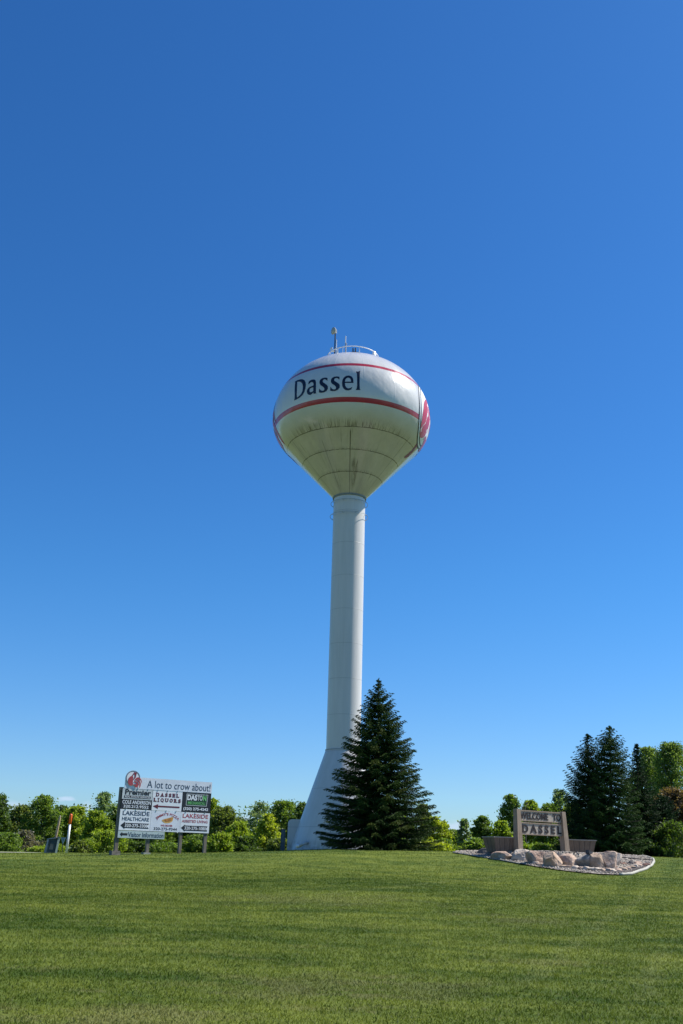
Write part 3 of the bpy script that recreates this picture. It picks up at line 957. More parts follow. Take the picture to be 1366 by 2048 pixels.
# column 2 row 2: pizza
pa, x0, z0 = panel(1, 1, material=m_sw2)
flat('lettering', [text_mesh("JIMMY'S PIZZA", 0, 1, 0, .19, .02, arc=(x0 + 1.0, z0 + .02, .86, -.80, .80)),
                   text_mesh('WE DELIVER', x0 + .62, x0 + 1.34, z0 + .29, z0 + .395, .035)], m_redk, pa, FY)
sl_ = smooth_loop([(x0 + .68, z0 + .66), (x0 + 1.05, z0 + .78), (x0 + 1.32, z0 + .85), (x0 + 1.33, z0 + .66), (x0 + 1.20, z0 + .53), (x0 + .92, z0 + .48), (x0 + .74, z0 + .55)], 3)
pz = flat('pizza_slice', [poly2(sl_)], simple('crust', (.62, .36, .10), .6, .2, 8), pa, FY)
sl2 = smooth_loop([(x0 + .78, z0 + .665), (x0 + 1.05, z0 + .745), (x0 + 1.27, z0 + .80), (x0 + 1.27, z0 + .67), (x0 + 1.16, z0 + .60), (x0 + .92, z0 + .57)], 3)
flat('topping', [poly2(sl2)], simple('topping', (.42, .17, .04), .6, .6, 14), pz, FY * 2)
flat('lettering', [text_mesh('320-275-9344', x0 + .22, x0 + 1.62, z0 + .07, z0 + .23, .02)], m_sb, pa, FY)
# column 3 row 1: mechanical firm
pa, x0, z0 = panel(2, 0, material=m_sb)
flat('frame', [tri_shape([[(x0 + .24, z0 + .38), (x0 + 1.55, z0 + .38), (x0 + 1.60, z0 + 1.07), (x0 + .24, z0 + 1.07)],
                          [(x0 + .27, z0 + .41), (x0 + 1.52, z0 + .41), (x0 + 1.57, z0 + 1.04), (x0 + .27, z0 + 1.04)]])], m_silver, pa, FY)
flat('green_field', [rect2(x0 + .275, x0 + 1.52, z0 + .415, z0 + .66)], simple('deep_green', (.01, .07, .025), .5), pa, FY)
flat('lettering', [text_mesh('DAS', x0 + .30, x0 + .92, z0 + .69, z0 + 1.02, .05)], m_sw, pa, FY * 2)
flat('lettering', [text_mesh('TO', x0 + .93, x0 + 1.26, z0 + .69, z0 + 1.02, .05)], m_silver, pa, FY * 2)
flat('lettering', [text_mesh('N', x0 + 1.28, x0 + 1.50, z0 + .69, z0 + 1.02, .05)], m_greenl, pa, FY * 2)
flat('lettering', [text_mesh('MECHANICAL', x0 + .37, x0 + 1.43, z0 + .46, z0 + .62, .01)], m_greenl, pa, FY * 2)
flat('lettering', [text_mesh('(320) 275-4242', x0 + .10, x0 + 1.66, z0 + .07, z0 + .28, .03)], m_sw, pa, FY)
# column 3 row 2
pa, x0, z0 = panel(2, 1, material=m_sw)
flat('lettering', [text_mesh('LAKESIDE', x0 + .10, x0 + 1.70, z0 + .83, z0 + 1.08, .022),
                   text_mesh('ASSISTED LIVING', x0 + .07, x0 + 1.68, z0 + .57, z0 + .73, .022)], m_redk, pa, FY)
flat('arrow', [poly2([(x0 + .04, z0 + .26), (x0 + .29, z0 + .46), (x0 + .29, z0 + .40), (x0 + 1.70, z0 + .40), (x0 + 1.60, z0 + .25), (x0 + 1.70, z0 + .10), (x0 + .29, z0 + .10), (x0 + .29, z0 + .04)])], m_sb, pa, FY)
flat('lettering', [text_mesh('320-275-1080', x0 + .26, x0 + 1.60, z0 + .16, z0 + .345, .02)], m_sw, pa, FY * 2)
# banner
TZ = PH + 2.35
bm = bmesh.new(); box(bm, .12, 5.43, -.01, .03, TZ, TZ + .66)
ban = bm_obj('banner_board', bm, m_sw2, bb, bevel=.004)
flat('lettering', [text_mesh('A lot to crow about!', 1.42, 5.34, TZ + .10, TZ + .53, .004)], m_slate, ban, -.014)
cxr, czr, rr_ = .54, TZ + .60, .43
bm = bmesh.new()
for y_, flip in ((-.035, False), (-.012, True)):
    f = bm.faces.new([bm.verts.new((a_, y_, c_)) for a_, c_ in circle2(cxr, czr, rr_)])
fl = list(bm.faces)
bmesh.ops.bridge_loops(bm, edges=[e for e in bm.edges])
bmesh.ops.recalc_face_normals(bm, faces=bm.faces)
disc = bm_obj('emblem_disc', bm, m_sw, bb)
flat('emblem_ring', [tri_shape([circle2(cxr, czr, rr_ - .01), circle2(cxr, czr, rr_ * .85)])], m_ring, disc, -.040)
for k, lp in enumerate(ROOSTER):
    flat('emblem_rooster', [tri_shape([smooth_loop([(cxr + (x_ * 1.0 - .02) * rr_, czr + (y_ * .98 - .22) * rr_) for x_, y_ in lp], 3)])], m_redk if k != 1 else simple('dark_red', (.20, .01, .03)), disc, -.045 - .001 * k)
# visitor strip
pv, x0, z0 = panel(0, 0, w_=2.72, name='visitor_strip', material=m_sg, x0=-.02, z0=PH - .43, h_=.40, yy=-.02)
flat('arrow', [poly2([(x0 + .10, z0 + .20), (x0 + .24, z0 + .33), (x0 + .24, z0 + .26), (x0 + .55, z0 + .26), (x0 + .55, z0 + .14), (x0 + .24, z0 + .14), (x0 + .24, z0 + .07)])], m_sb, pv, -.024)
flat('lettering', [text_mesh('Visitor Information', x0 + .58, x0 + 2.67, z0 + .06, z0 + .34, .012)], m_slate, pv, -.024)
# bolts along the rows
for zz in (PH + 1.172, PH + 2.342):
    for k in range(9):
        xx = .3 + k * .6
        bm = bmesh.new(); tube(bm, [(xx, -.012, zz - .05), (xx, -.012, zz + .05)], .012, 6)
        bm_obj('clip', bm, m_steel, bb)
# posts and rails behind
for xx, wd in ((.0, .19), (1.80, .17), (3.74, .17), (5.28, .17)):
    gz_ = (H(bl.x + xx * .91 * math.cos(yaw), bl.y + xx * .91 * math.sin(yaw)) - gz) / VS
    bm = bmesh.new(); box(bm, xx - wd / 2, xx + wd / 2, .04, .04 + wd, gz_ - .3, PH + 2.4)
    ps = bm_obj('post', bm, m_post, bb, bevel=.01)
    if xx < .1:
        bm = bmesh.new(); box(bm, xx - .27, xx + .20, -.06, .34, gz_ - .2, gz_ + .24); bm_obj('footing', bm, simple('footing', (.20, .17, .14), .9, .3, 8, .5), ps, bevel=.02)
    elif xx < 2:
        bm = bmesh.new(); box(bm, xx - .24, xx + .16, -.02, .3, gz_ - .2, gz_ + .10); bm_obj('footing', bm, simple('footing_pale', (.33, .34, .28), .9, .2, 8, .5), ps, bevel=.02)
for zz in (PH + .2, PH + 1.2, PH + 2.2):
    bm = bmesh.new(); box(bm, .12, 5.14, .037, .039 + .05, zz, zz + .12); bm_obj('cross_rail', bm, m_post, bb)

# ------------------------------------------------------------------ stone bed with the welcome sign
outline_px = [(905, 1706.5), (930, 1710), (960, 1715), (1000, 1721.5), (1040, 1729), (1080, 1736), (1120, 1742), (1160, 1746.5), (1200, 1750), (1240, 1751.5), (1262, 1750), (1276, 1745), (1292, 1740), (1304, 1732), (1308, 1725)]
front = [ground_hit(a_, b_) for a_, b_ in outline_px]
er = front[-1]
back = []
for (px_, Y_) in ((1306, 50.0), (1285, 52.8), (1230, 54.6), (1150, 55.8), (1050, 56.2), (970, 55.5), (920, 53.5)):
    q = at(px_, 1715, Y_); back.append(Vector((q.x, Y_, 0)))
BED = [(p_.x, p_.y) for p_ in front] + [(p_.x, p_.y) for p_ in back]
# line of the boulder wall
wall_px = [(960, 1711), (1000, 1715), (1045, 1721), (1080, 1729), (1107, 1734), (1140, 1736), (1170, 1736), (1200, 1736), (1222, 1735), (1236, 1727)]
wall = [ground_hit(a_, b_) for a_, b_ in wall_px]
wx = [p_.x for p_ in wall]; wy = [p_.y for p_ in wall]
TERR = 2.0


def bed_z(x_, y_):
    h = H(x_, y_) + .045
    if wx[0] - .5 < x_ < wx[-1]:
        yl = float(np.interp(x_, wx, wy))
        t = min(1, max(0, (y_ - yl - .38) / .32))
        edge = min(1, max(0, (wx[-1] - x_) / .4)) * min(1, max(0, (x_ - wx[0] + .5) / .8))
        top_ = max(h, TERR - .02 + .02 * math.sin(x_ * 2.1))
        h = h + (top_ - h) * t * edge
    return h


m_gravel, T, b = mat('gravel')
o = T.pos()
vo = T.n('ShaderNodeTexVoronoi'); T.put(vo.inputs['Vector'], o); vo.inputs['Scale'].default_value = 17
cc = T.mix(T.mr(T.xyz(vo.outputs['Color'])[0], .1, .9, 0, 1, False), (.19, .155, .12), (.45, .395, .33))
cc = T.mix(T.mr(vo.outputs['Distance'], .35, .75, 0, .5), cc, (.12, .10, .08))
cc = T.mix(T.mr(T.noise(o, .9, 4, .7), .55, .8, 0, .45), cc, (.20, .16, .13))
T.put(b.inputs['Base Color'], cc); b.inputs['Roughness'].default_value = .9
bump(T, b, T.m('MULTIPLY', vo.outputs['Distance'], -1), 1.0, .03)
vs, fs = tri_shape([BED], .16)
me = bpy.data.meshes.new('gravel_bed'); me.from_pydata([(a_, b_, bed_z(a_, b_)) for a_, b_ in vs], [], fs); me.update()
bm = bmesh.new(); bm.from_mesh(me)
for f in bm.faces:
    if f.normal.z < 0: f.normal_flip()
bm.to_mesh(me); bm.free()
tag(link_mesh('gravel_bed', me, m_gravel, None, True), kind='structure')

# loose pebbles
n = 9000
bx = RNG.uniform(min(p_[0] for p_ in BED), max(p_[0] for p_ in BED), n); by = RNG.uniform(min(p_[1] for p_ in BED), max(p_[1] for p_ in BED), n)
PV, PF, PT = [], [], []
octv = np.array([(1, 0, 0), (0, 1, 0), (-1, 0, 0), (0, -1, 0), (0, 0, .7), (0, 0, -.7)])
octf = [(0, 1, 4), (1, 2, 4), (2, 3, 4), (3, 0, 4), (1, 0, 5), (2, 1, 5), (3, 2, 5), (0, 3, 5)]
for a_, b_ in zip(bx, by):
    if not in_poly((a_, b_), BED): continue
    s = random.uniform(.02, .055); an = random.uniform(0, 6.3)
    q = octv * s * np.array([random.uniform(.7, 1.3), random.uniform(.7, 1.3), 1])
    q = q @ np.array([[math.cos(an), math.sin(an), 0], [-math.sin(an), math.cos(an), 0], [0, 0, 1]]) + np.array([a_, b_, bed_z(a_, b_) + s * .3])
    k = len(PV) * 1; base_i = len(PV)
    PV += list(q); PF += [tuple(i + base_i for i in f) for f in octf]; PT += [random.random()] * 8
m_peb, T, b = mat('pebbles')
at_ = T.n('ShaderNodeAttribute'); at_.attribute_name = 'tint'; at_.attribute_type = 'GEOMETRY'
T.put(b.inputs['Base Color'], T.mix(at_.outputs['Fac'], (.21, .17, .13), (.50, .44, .37))); b.inputs['Roughness'].default_value = .85
tag(np_mesh('gravel', PV, PF, m_peb, attrs={'tint': PT}), kind='stuff')


# pale edging that rings the bed
def ribbon_tube(pts, r1, name, material, kind=None):
    bm = bmesh.new(); tube(bm, pts, r1, 8)
    return bm_obj(name, bm, material, None, True)


m_edge = simple('edging', (.36, .34, .28), .7, .12, 4)
epts = [Vector((a_, b_, H(a_, b_) + .03)) for a_, b_ in [(p_.x, p_.y) for p_ in front[9:]] + [(p_.x, p_.y) for p_ in back[:2]]]
fine = []
for i in range(len(epts) - 1):
    for k in range(4): fine.append(epts[i].lerp(epts[i + 1], k / 4))
fine.append(epts[-1])
fine = [Vector((p_.x, p_.y, H(p_.x, p_.y) + .045)) for p_ in fine]
tag(ribbon_tube(fine, .06, 'edging_strip', m_edge), 'pale concrete edging curving round the right end of the gravel bed', 'edging')
epts2 = [Vector((p_.x, p_.y, H(p_.x, p_.y) + .04)) for p_ in front[:5]]
tag(ribbon_tube(epts2, .02, 'edging_strip', m_edge), 'thin pale edging along the front left side of the gravel bed', 'edging')
# dark soil between edging stones and edging
m_soil = simple('soil', (.055, .042, .036), .95, .3, 9, .6)
sp_ = [(1196, 1747), (1232, 1748.6), (1258, 1747), (1274, 1742), (1290, 1736.5), (1300, 1729), (1296, 1727.5), (1280, 1731.5), (1262, 1738), (1240, 1744), (1215, 1746)]
soil = [ground_hit(a_, b_) for a_, b_ in sp_]
vs, fs = tri_shape([[(p_.x, p_.y) for p_ in soil]], .2)
me = bpy.data.meshes.new('soil'); me.from_pydata([(a_, b_, bed_z(a_, b_) + .035) for a_, b_ in vs], [], fs); me.update()
bm = bmesh.new(); bm.from_mesh(me)
for f in bm.faces:
    if f.normal.z < 0: f.normal_flip()
bm.to_mesh(me); bm.free()
tag(link_mesh('soil_strip', me, m_soil, None, True), kind='structure')


def rock_mat(name, c1, c2, c3):
    m, T, b = mat(name)
    o = T.obj()
    n1 = T.noise(o, 1.8, 5, .65); n2 = T.noise(o, 9, 5, .7)
    c = T.mix(T.mr(n1, .38, .62), c1, c2)
    c = T.mix(T.mr(n2, .5, .72, 0, .65), c, c3)
    c = T.mix(T.mr(T.noise(o, 3.1, 6, .8), .58, .72, 0, .45), c, (c1[0] * .5, c1[1] * .5, c1[2] * .5))
    T.put(b.inputs['Base Color'], c); b.inputs['Roughness'].default_value = .88
    bump(T, b, T.m('ADD', n1, T.m('MULTIPLY', n2, .6)), 1.0, .09)
    return m


RM = {'tan': rock_mat('rock_tan', (.38, .26, .17), (.52, .38, .27), (.20, .13, .09)),
      'pink': rock_mat('rock_pink', (.38, .25, .18), (.55, .41, .31), (.17, .105, .08)),
      'grey': rock_mat('rock_grey', (.22, .20, .175), (.38, .34, .30), (.12, .11, .10)),
      'dark': rock_mat('rock_dark', (.13, .11, .095), (.24, .20, .17), (.07, .06, .055)),
      'light': rock_mat('rock_light', (.48, .38, .29), (.62, .53, .43), (.28, .20, .15)),
      'red': rock_mat('rock_red', (.22, .11, .075), (.33, .18, .13), (.12, .06, .045))}


def rock(loc, w_, h_, d_, kind, seed, tilt=0.0, sub=4, planes=9):
    rnd = random.Random(seed)
    bm = bmesh.new(); bmesh.ops.create_icosphere(bm, subdivisions=sub, radius=1.0)
    pls = []
    for _ in range(planes):
        v = Vector((rnd.gauss(0, 1), rnd.gauss(0, 1), rnd.gauss(0, .8))).normalized()
        pls.append((v, rnd.uniform(.55, .92)))
    off = Vector((seed * 3.1, seed * 1.7, seed))
    for v in bm.verts:
        c = v.co.copy()
        c = c.lerp(c / (abs(c.x) ** 4 + abs(c.y) ** 4 + abs(c.z) ** 4) ** .25, .6)
        for n_, d in pls:
            q = c.dot(n_)
            if q > d: c -= n_ * (q - d) * .97
        c *= 1 + .10 * noise.noise(c * 1.6 + off) + .045 * noise.noise(c * 5 + off) + .02 * noise.noise(c * 12 + off)
        v.co = c
    xs_ = [v.co.x for v in bm.verts]; ys__ = [v.co.y for v in bm.verts]; zs_ = [v.co.z for v in bm.verts]
    sx, sy, sz = w_ / (max(xs_) - min(xs_)), d_ / (max(ys__) - min(ys__)), h_ * 1.25 / (max(zs_) - min(zs_))
    mz = min(zs_)
    for v in bm.verts:
        z_ = (v.co.z - mz) * sz - h_ * .25
        v.co = Vector((v.co.x * sx + tilt * z_, v.co.y * sy + z_ * .15, z_))
    o = bm_obj('boulder', bm, RM[kind], None, False)
    o.location = loc
    return o


def scale_at(px, py, p): # pixels per metre at the point
    return FPX / (p - CAMP).dot(fwd)


# x0,x1,top,bottom in the zoomed strip (3.177 px per px from 900,1660)
BT = [(180, 262, 121, 161, 'dark', 'low dark grey boulder at the far left end of the boulder row', .0),
      (244, 298, 134, 166, 'grey', 'small grey boulder tucked between dark end boulder and long tan boulder', 0),
      (262, 332, 125, 152, 'light', 'flat pale boulder lying in front of the left planter', .0),
      (336, 388, 117, 146, 'red', 'small reddish boulder perched against the left sign post', .1),
      (286, 408, 143, 194, 'pink', 'long low pinkish tan boulder below the left planter', .0),
      (384, 436, 138, 172, 'tan', 'small tan boulder at the foot of the left sign post', .0),
      (408, 507, 132, 203, 'light', 'big rounded pale boulder in front of the left sign post', .0),
      (508, 618, 144, 224, 'pink', 'broad dark-sided boulder below the first letters of the welcome sign', -.08),
      (616, 702, 151, 242, 'tan', 'tall pointed tan boulder beneath the middle of the welcome sign', -.05),
      (700, 802, 161, 240, 'pink', 'leaning pink tan boulder just left of the grey cracked boulder', .25),
      (788, 920, 158, 240, 'grey', 'widest grey cracked boulder beneath the small black light', .1),
      (902, 970, 158, 246, 'tan', 'narrow upright tan boulder right of the grey cracked boulder', .05),
      (958, 1042, 148, 248, 'pink', 'tallest pinkish boulder near the right end of the row', .25),
      (1018, 1064, 155, 232, 'light', 'slim pale boulder closing the right end of the row', .35),
      (720, 765, 214, 240, 'grey', 'small grey stone in front of the leaning pink tan boulder', 0),
      (1030, 1062, 222, 247, 'red', 'small dark red stone at the foot of the slim pale boulder', 0)]
for i, (a_, b_, t_, bt, kd, lab, tl) in enumerate(BT):
    pc = ground_hit(900 + (a_ + b_) / 2 / 3.177, 1660 + bt / 3.177)
    sc = scale_at(0, 0, pc)
    w_ = (b_ - a_) / 3.177 / sc * 1.42
    d_ = w_ * .8
    pc2 = pc + Vector((0, d_ * .38, 0))
    k_ = pc2.y / pc.y
    zb_ = bed_z(pc.x, pc.y - .12) - .06
    h_ = max(.16, at(900 + (a_ + b_) / 2 / 3.177, 1660 + t_ / 3.177, pc2.y).z - zb_)
    o = rock((pc2.x * k_, pc2.y, zb_), w_ * k_, h_ * 1.16, d_, kd, 11 + i, tl)
    tag(o, lab, 'boulder', 'boulders holding the gravel bed')
# row of smaller stones on the right
ST = [(1060, 1092, 203, 222, 'red', 'small rust brown stone nearest the boulder row on the right gravel'),
      (1094, 1131, 211, 225, 'red', 'low flat reddish stone next to the round dark stone'),
      (1132, 1170, 196, 224, 'dark', 'round dark stone in the right part of the gravel bed'),
      (1178, 1230, 204, 226, 'pink', 'pinkish flat stone right of the round dark stone'),
      (1196, 1232, 216, 236, 'dark', 'small dark stone in front of the pinkish flat stone'),
      (1232, 1280, 217, 238, 'red', 'dark red stone by the edging at the far right end')]
for i, (a_, b_, t_, bt, kd, lab) in enumerate(ST):
    pc = ground_hit(900 + (a_ + b_) / 2 / 3.177, 1660 + bt / 3.177)
    sc = scale_at(0, 0, pc)
    w_ = (b_ - a_) / 3.177 / sc; h_ = (bt - t_) / 3.177 / sc
    o = rock((pc.x, pc.y + w_ * .3, pc.z + .03), w_, h_, w_ * .7, kd, 61 + i, 0, 3)
    o.name = 'small_stone'
    tag(o, lab, 'stone', 'loose stones on the right of the gravel bed')
# flat pale border stones
bs = [(520, 216), (548, 226), (575, 232), (612, 236), (648, 238), (690, 242), (728, 246), (762, 249), (800, 254), (838, 258), (872, 262), (905, 266), (940, 269), (972, 271), (1004, 272), (1040, 273), (1076, 272), (1106, 267), (1134, 262), (1160, 254), (1180, 245), (1196, 236), (1160, 262)]
NEAR = [(498, 'big rounded pale boulder'), (612, 'broad dark-sided boulder'), (702, 'tall pointed tan boulder'), (802, 'leaning pink tan boulder'), (905, 'widest grey cracked boulder'),
        (968, 'narrow upright tan boulder'), (1045, 'tallest pinkish boulder'), (1100, 'slim pale end boulder'), (1132, 'low flat reddish stone'), (1172, 'round dark stone'), (1300, 'pinkish flat stone')]
CW = {'light': 'cream', 'tan': 'tan', 'pink': 'pinkish'}
bsn = {}
for (a_, b_) in bs[:22]: bsn.setdefault(next((n_ for x_, n_ in NEAR if a_ <= x_), NEAR[-1][1]), []).append(a_)
for i, (a_, b_) in enumerate(bs[:22]):
    pc = ground_hit(900 + a_ / 3.177, 1660 + b_ / 3.177)
    w_ = random.uniform(.30, .42); kd = random.choice(['light', 'light', 'tan', 'pink'])
    o = rock((pc.x, pc.y + .08, bed_z(pc.x, pc.y + .08) + .0), w_, random.uniform(.10, .15), w_ * .7, kd, 90 + i, 0, 2, 6)
    o.name = 'border_stone'
    nm = next((n_ for x_, n_ in NEAR if a_ <= x_), NEAR[-1][1]); sib = sorted(bsn[nm]); k = sib.index(a_)
    side = '' if len(sib) == 1 else ('left ' if k == 0 else ('right ' if k == len(sib) - 1 else ('middle ' if len(sib) == 3 else 'inner ')))
    tag(o, side + 'flat ' + CW[kd] + ' border stone in front of the ' + nm, 'stone', 'flat pale border stones in front of the boulders')

# hose across the gravel
hp = []
for k in range(13):
    t = k / 12
    q = at(1240 + (1306 - 1240) * t, 1717, 52.3 - 1.6 * t)
    hp.append((q.x, q.y, bed_z(q.x, q.y) + .04 + .01 * math.sin(k * 2)))
q = [at(1238, 1715, 49.6), at(1262, 1718, 49.2), at(1290, 1722, 48.9), at(1307, 1726, 48.6)]
hp = [(p_.x, p_.y, bed_z(p_.x, p_.y) + .045) for p_ in [q[0], q[0].lerp(q[1], .5), q[1], q[1].lerp(q[2], .5), q[2], q[2].lerp(q[3], .5), q[3]]]
bm = bmesh.new(); tube(bm, hp, .022, 6)
tag(bm_obj('garden_hose', bm, m_dark, None, True), 'thin black hose lying across the right end of the gravel', 'hose')

# floodlight on the grey boulder
fp = ground_hit(1175, 1737)
fsc = scale_at(0, 0, fp)
fl_y = fp.y + .35
ft = at(1178, 1709, fl_y)
fo = tag(empty('flood_light', (ft.x, fl_y, ft.z - .08), R(35)), 'small black box shaped light on top of the grey cracked boulder', 'floodlight')
bm = bmesh.new()
frustum(bm, [(-.12, -.09, .12), (.13, -.11, .04), (.13, .09, .04), (-.12, .09, .12)], [(-.10, -.09, .27), (.14, -.09, .19), (.14, .09, .19), (-.10, .09, .27)])
bm_obj('housing', bm, m_dark, fo, bevel=.012)
bm = bmesh.new(); tube(bm, [(0, 0, -.25), (0, 0, .14)], .02, 8); bm_obj('stake', bm, m_dark, fo)
bm = bmesh.new(); box(bm, -.09, .10, -.104, -.098, .10, .20); bm_obj('lens', bm, simple('lens_glass', (.10, .10, .11), .12), fo)

# welcome sign
m_ws = wood_mat('sign_timber', (.215, .155, .11), (.36, .28, .20))
m_wd = wood_mat('planter_timber', (.13, .09, .062), (.21, .155, .11))
m_wl = simple('carved_dark', (.016, .010, .012), .8, .2, 20)
m_rim = wood_mat('rim_timber', (.30, .27, .22), (.42, .38, .32))
YL, YR = 49.2, 51.1
pL = at(1037, 1703, YL); pR = at(1131, 1705, YR)
ax = Vector((pR.x - pL.x, pR.y - pL.y, 0)); LEN = ax.length; yw = math.atan2(ax.y, ax.x)
zt_ = TERR - .03
ws = tag(empty('welcome_sign', (pL.x, pL.y, zt_), yw), 'brown timber sign on two thick posts reading WELCOME TO DASSEL above boulders', 'welcome sign')
PHH = at(1032, 1617.5, YL).z - zt_
for k, (xx, lean) in enumerate(((0.0, -.02), (LEN, -.13))):
    bm = bmesh.new(); hb_, ht_ = .165, .125
    frustum(bm, [(xx - hb_, -hb_, -.1), (xx + hb_, -hb_, -.1), (xx + hb_, hb_, -.1), (xx - hb_, hb_, -.1)],
            [(xx + lean - ht_, -ht_, PHH), (xx + lean + ht_, -ht_, PHH), (xx + lean + ht_, ht_, PHH), (xx + lean - ht_, ht_, PHH)])
    bm_obj('post', bm, m_ws, ws, bevel=.03)


m_wb = wood_mat('board_timber', (.33, .275, .215), (.48, .41, .33))


def plank(z0, z1, body, tx0, tx1, tz0, tz1, bold):
    bm = bmesh.new(); box(bm, .10, LEN - .20, -.02, .05, z0, z1)
    pk = bm_obj('sign_board', bm, m_wb, ws, bevel=.006)
    bm = bmesh.new(); box(bm, .105, LEN - .205, -.052, .06, z1 + .002, z1 + .052); bm_obj('moulding', bm, m_ws, pk, bevel=.008)
    bm = bmesh.new(); box(bm, .105, LEN - .205, -.055, .06, z0 - .042, z0 - .002); bm_obj('moulding', bm, m_ws, pk, bevel=.008)
    vs, fs = text_mesh(body, tx0, tx1, tz0, tz1, bold)
    bm = bmesh.new(); vv = [bm.verts.new((a_, -.045, c_)) for a_, c_ in vs]
    for f in fs:
        try: bm.faces.new([vv[i] for i in f])
        except ValueError: pass
    bmesh.ops.recalc_face_normals(bm, faces=bm.faces)
    r = bmesh.ops.extrude_face_region(bm, geom=list(bm.faces))
    bmesh.ops.translate(bm, verts=[v for v in r['geom'] if isinstance(v, bmesh.types.BMVert)], vec=(0, .024, 0))
    bmesh.ops.recalc_face_normals(bm, faces=bm.faces)
    bm_obj('lettering', bm, m_wl, pk)


S_ = PHH / 2.2
zA1, zA0 = PHH - .09, PHH - .50
plank(zA0, zA1, 'WELCOME   TO', .17, LEN - .27, zA0 + .045, zA1 - .045, .018)
zB1, zB0 = zA0 - .15, zA0 - .63
plank(zB0, zB1, 'D A S S E L', .28, LEN - .27, zB0 + .05, zB1 - .05, .03)


def planter(px_, Y_, wtop, dtop, htop_px, label, yaw_):
    q = at(px_, 1700, Y_)
    zb = TERR - .05
    h_ = at(px_, htop_px, Y_ - .3).z - zb
    o = tag(empty('wooden_planter', (q.x, Y_, zb), yaw_), label, 'planter', 'timber planters either side of the welcome sign')
    k = .80
    N = 7
    bm = bmesh.new()
    a, b_ = wtop / 2, dtop / 2
    frustum(bm, [(-a * k, -b_ * k, 0), (a * k, -b_ * k, 0), (a * k, b_ * k, 0), (-a * k, b_ * k, 0)], [(-a, -b_, h_), (a, -b_, h_), (a, b_, h_), (-a, b_, h_)])
    bm_obj('box', bm, m_wd, o, bevel=.012)
    # battens covering the plank joints
    for fc, nn in ((0, 5), (1, 3)):
        for i in range(1, nn):
            t = i / nn * 2 - 1
            bm = bmesh.new()
            if fc == 0:
                frustum(bm, [(t * a * k - .012, -b_ * k - .008, .02), (t * a * k + .012, -b_ * k - .008, .02), (t * a * k + .012, -b_ * k + .01, .02), (t * a * k - .012, -b_ * k + .01, .02)],
                        [(t * a - .012, -b_ - .008, h_ - .02), (t * a + .012, -b_ - .008, h_ - .02), (t * a + .012, -b_ + .01, h_ - .02), (t * a - .012, -b_ + .01, h_ - .02)])
            else:
                frustum(bm, [(-a * k - .008, t * b_ * k - .012, .02), (-a * k + .01, t * b_ * k - .012, .02), (-a * k + .01, t * b_ * k + .012, .02), (-a * k - .008, t * b_ * k + .012, .02)],
                        [(-a - .008, t * b_ - .012, h_ - .02), (-a + .01, t * b_ - .012, h_ - .02), (-a + .01, t * b_ + .012, h_ - .02), (-a - .008, t * b_ + .012, h_ - .02)])
            bm_obj('batten', bm, simple('joint_dark', (.075, .06, .05), .85) if 'joint_dark' not in bpy.data.materials else bpy.data.materials['joint_dark'], o)
    bm = bmesh.new()
    for (x0, x1, y0, y1) in ((-a - .03, a + .03, -b_ - .03, -b_ + .05), (-a - .03, a + .03, b_ - .05, b_ + .03), (-a - .03, -a + .05, -b_ + .052, b_ - .052), (a - .05, a + .03, -b_ + .052, b_ - .052)):
        box(bm, x0, x1, y0, y1, h_ + .002, h_ + .045)
    bm_obj('rim', bm, m_rim, o)
    bm = bmesh.new(); box(bm, -a + .055, a - .055, -b_ + .055, b_ - .055, h_ + .003, h_ + .02); bm_obj('earth', bm, m_soil, o)


planter(1004, 49.5, 1.55, .95, 1675.5, 'left tapered timber planter box partly behind the nearer sign post', R(26))
planter(1156, 52.3, 1.55, .95, 1681, 'right tapered timber planter box beyond the farther sign post', R(14))

# ------------------------------------------------------------------ vegetation
m_bark = wood_mat('bark', (.09, .075, .06), (.17, .14, .11), .9)
m_bark_d = wood_mat('dark_bark', (.045, .035, .028), (.09, .07, .055), .9)


def leaf_quads(C, L, Wd, up_bias=0.0):
    n = len(C)
    u = RNG.normal(size=(n, 3)); u[:, 2] *= .7
    u /= np.linalg.norm(u, axis=1)[:, None]
    v = RNG.normal(size=(n, 3)); v[:, 2] *= (1 - up_bias)
    v = v - (v * u).sum(1)[:, None] * u; v /= np.linalg.norm(v, axis=1)[:, None]
    L = (L * RNG.uniform(.6, 1.3, n))[:, None]; Wd = (Wd * RNG.uniform(.6, 1.3, n))[:, None]
    P = np.stack([C - u * L, C + v * Wd, C + u * L, C - v * Wd], 1).reshape(-1, 3)
    F = np.arange(4 * n).reshape(n, 4)
    return P, F


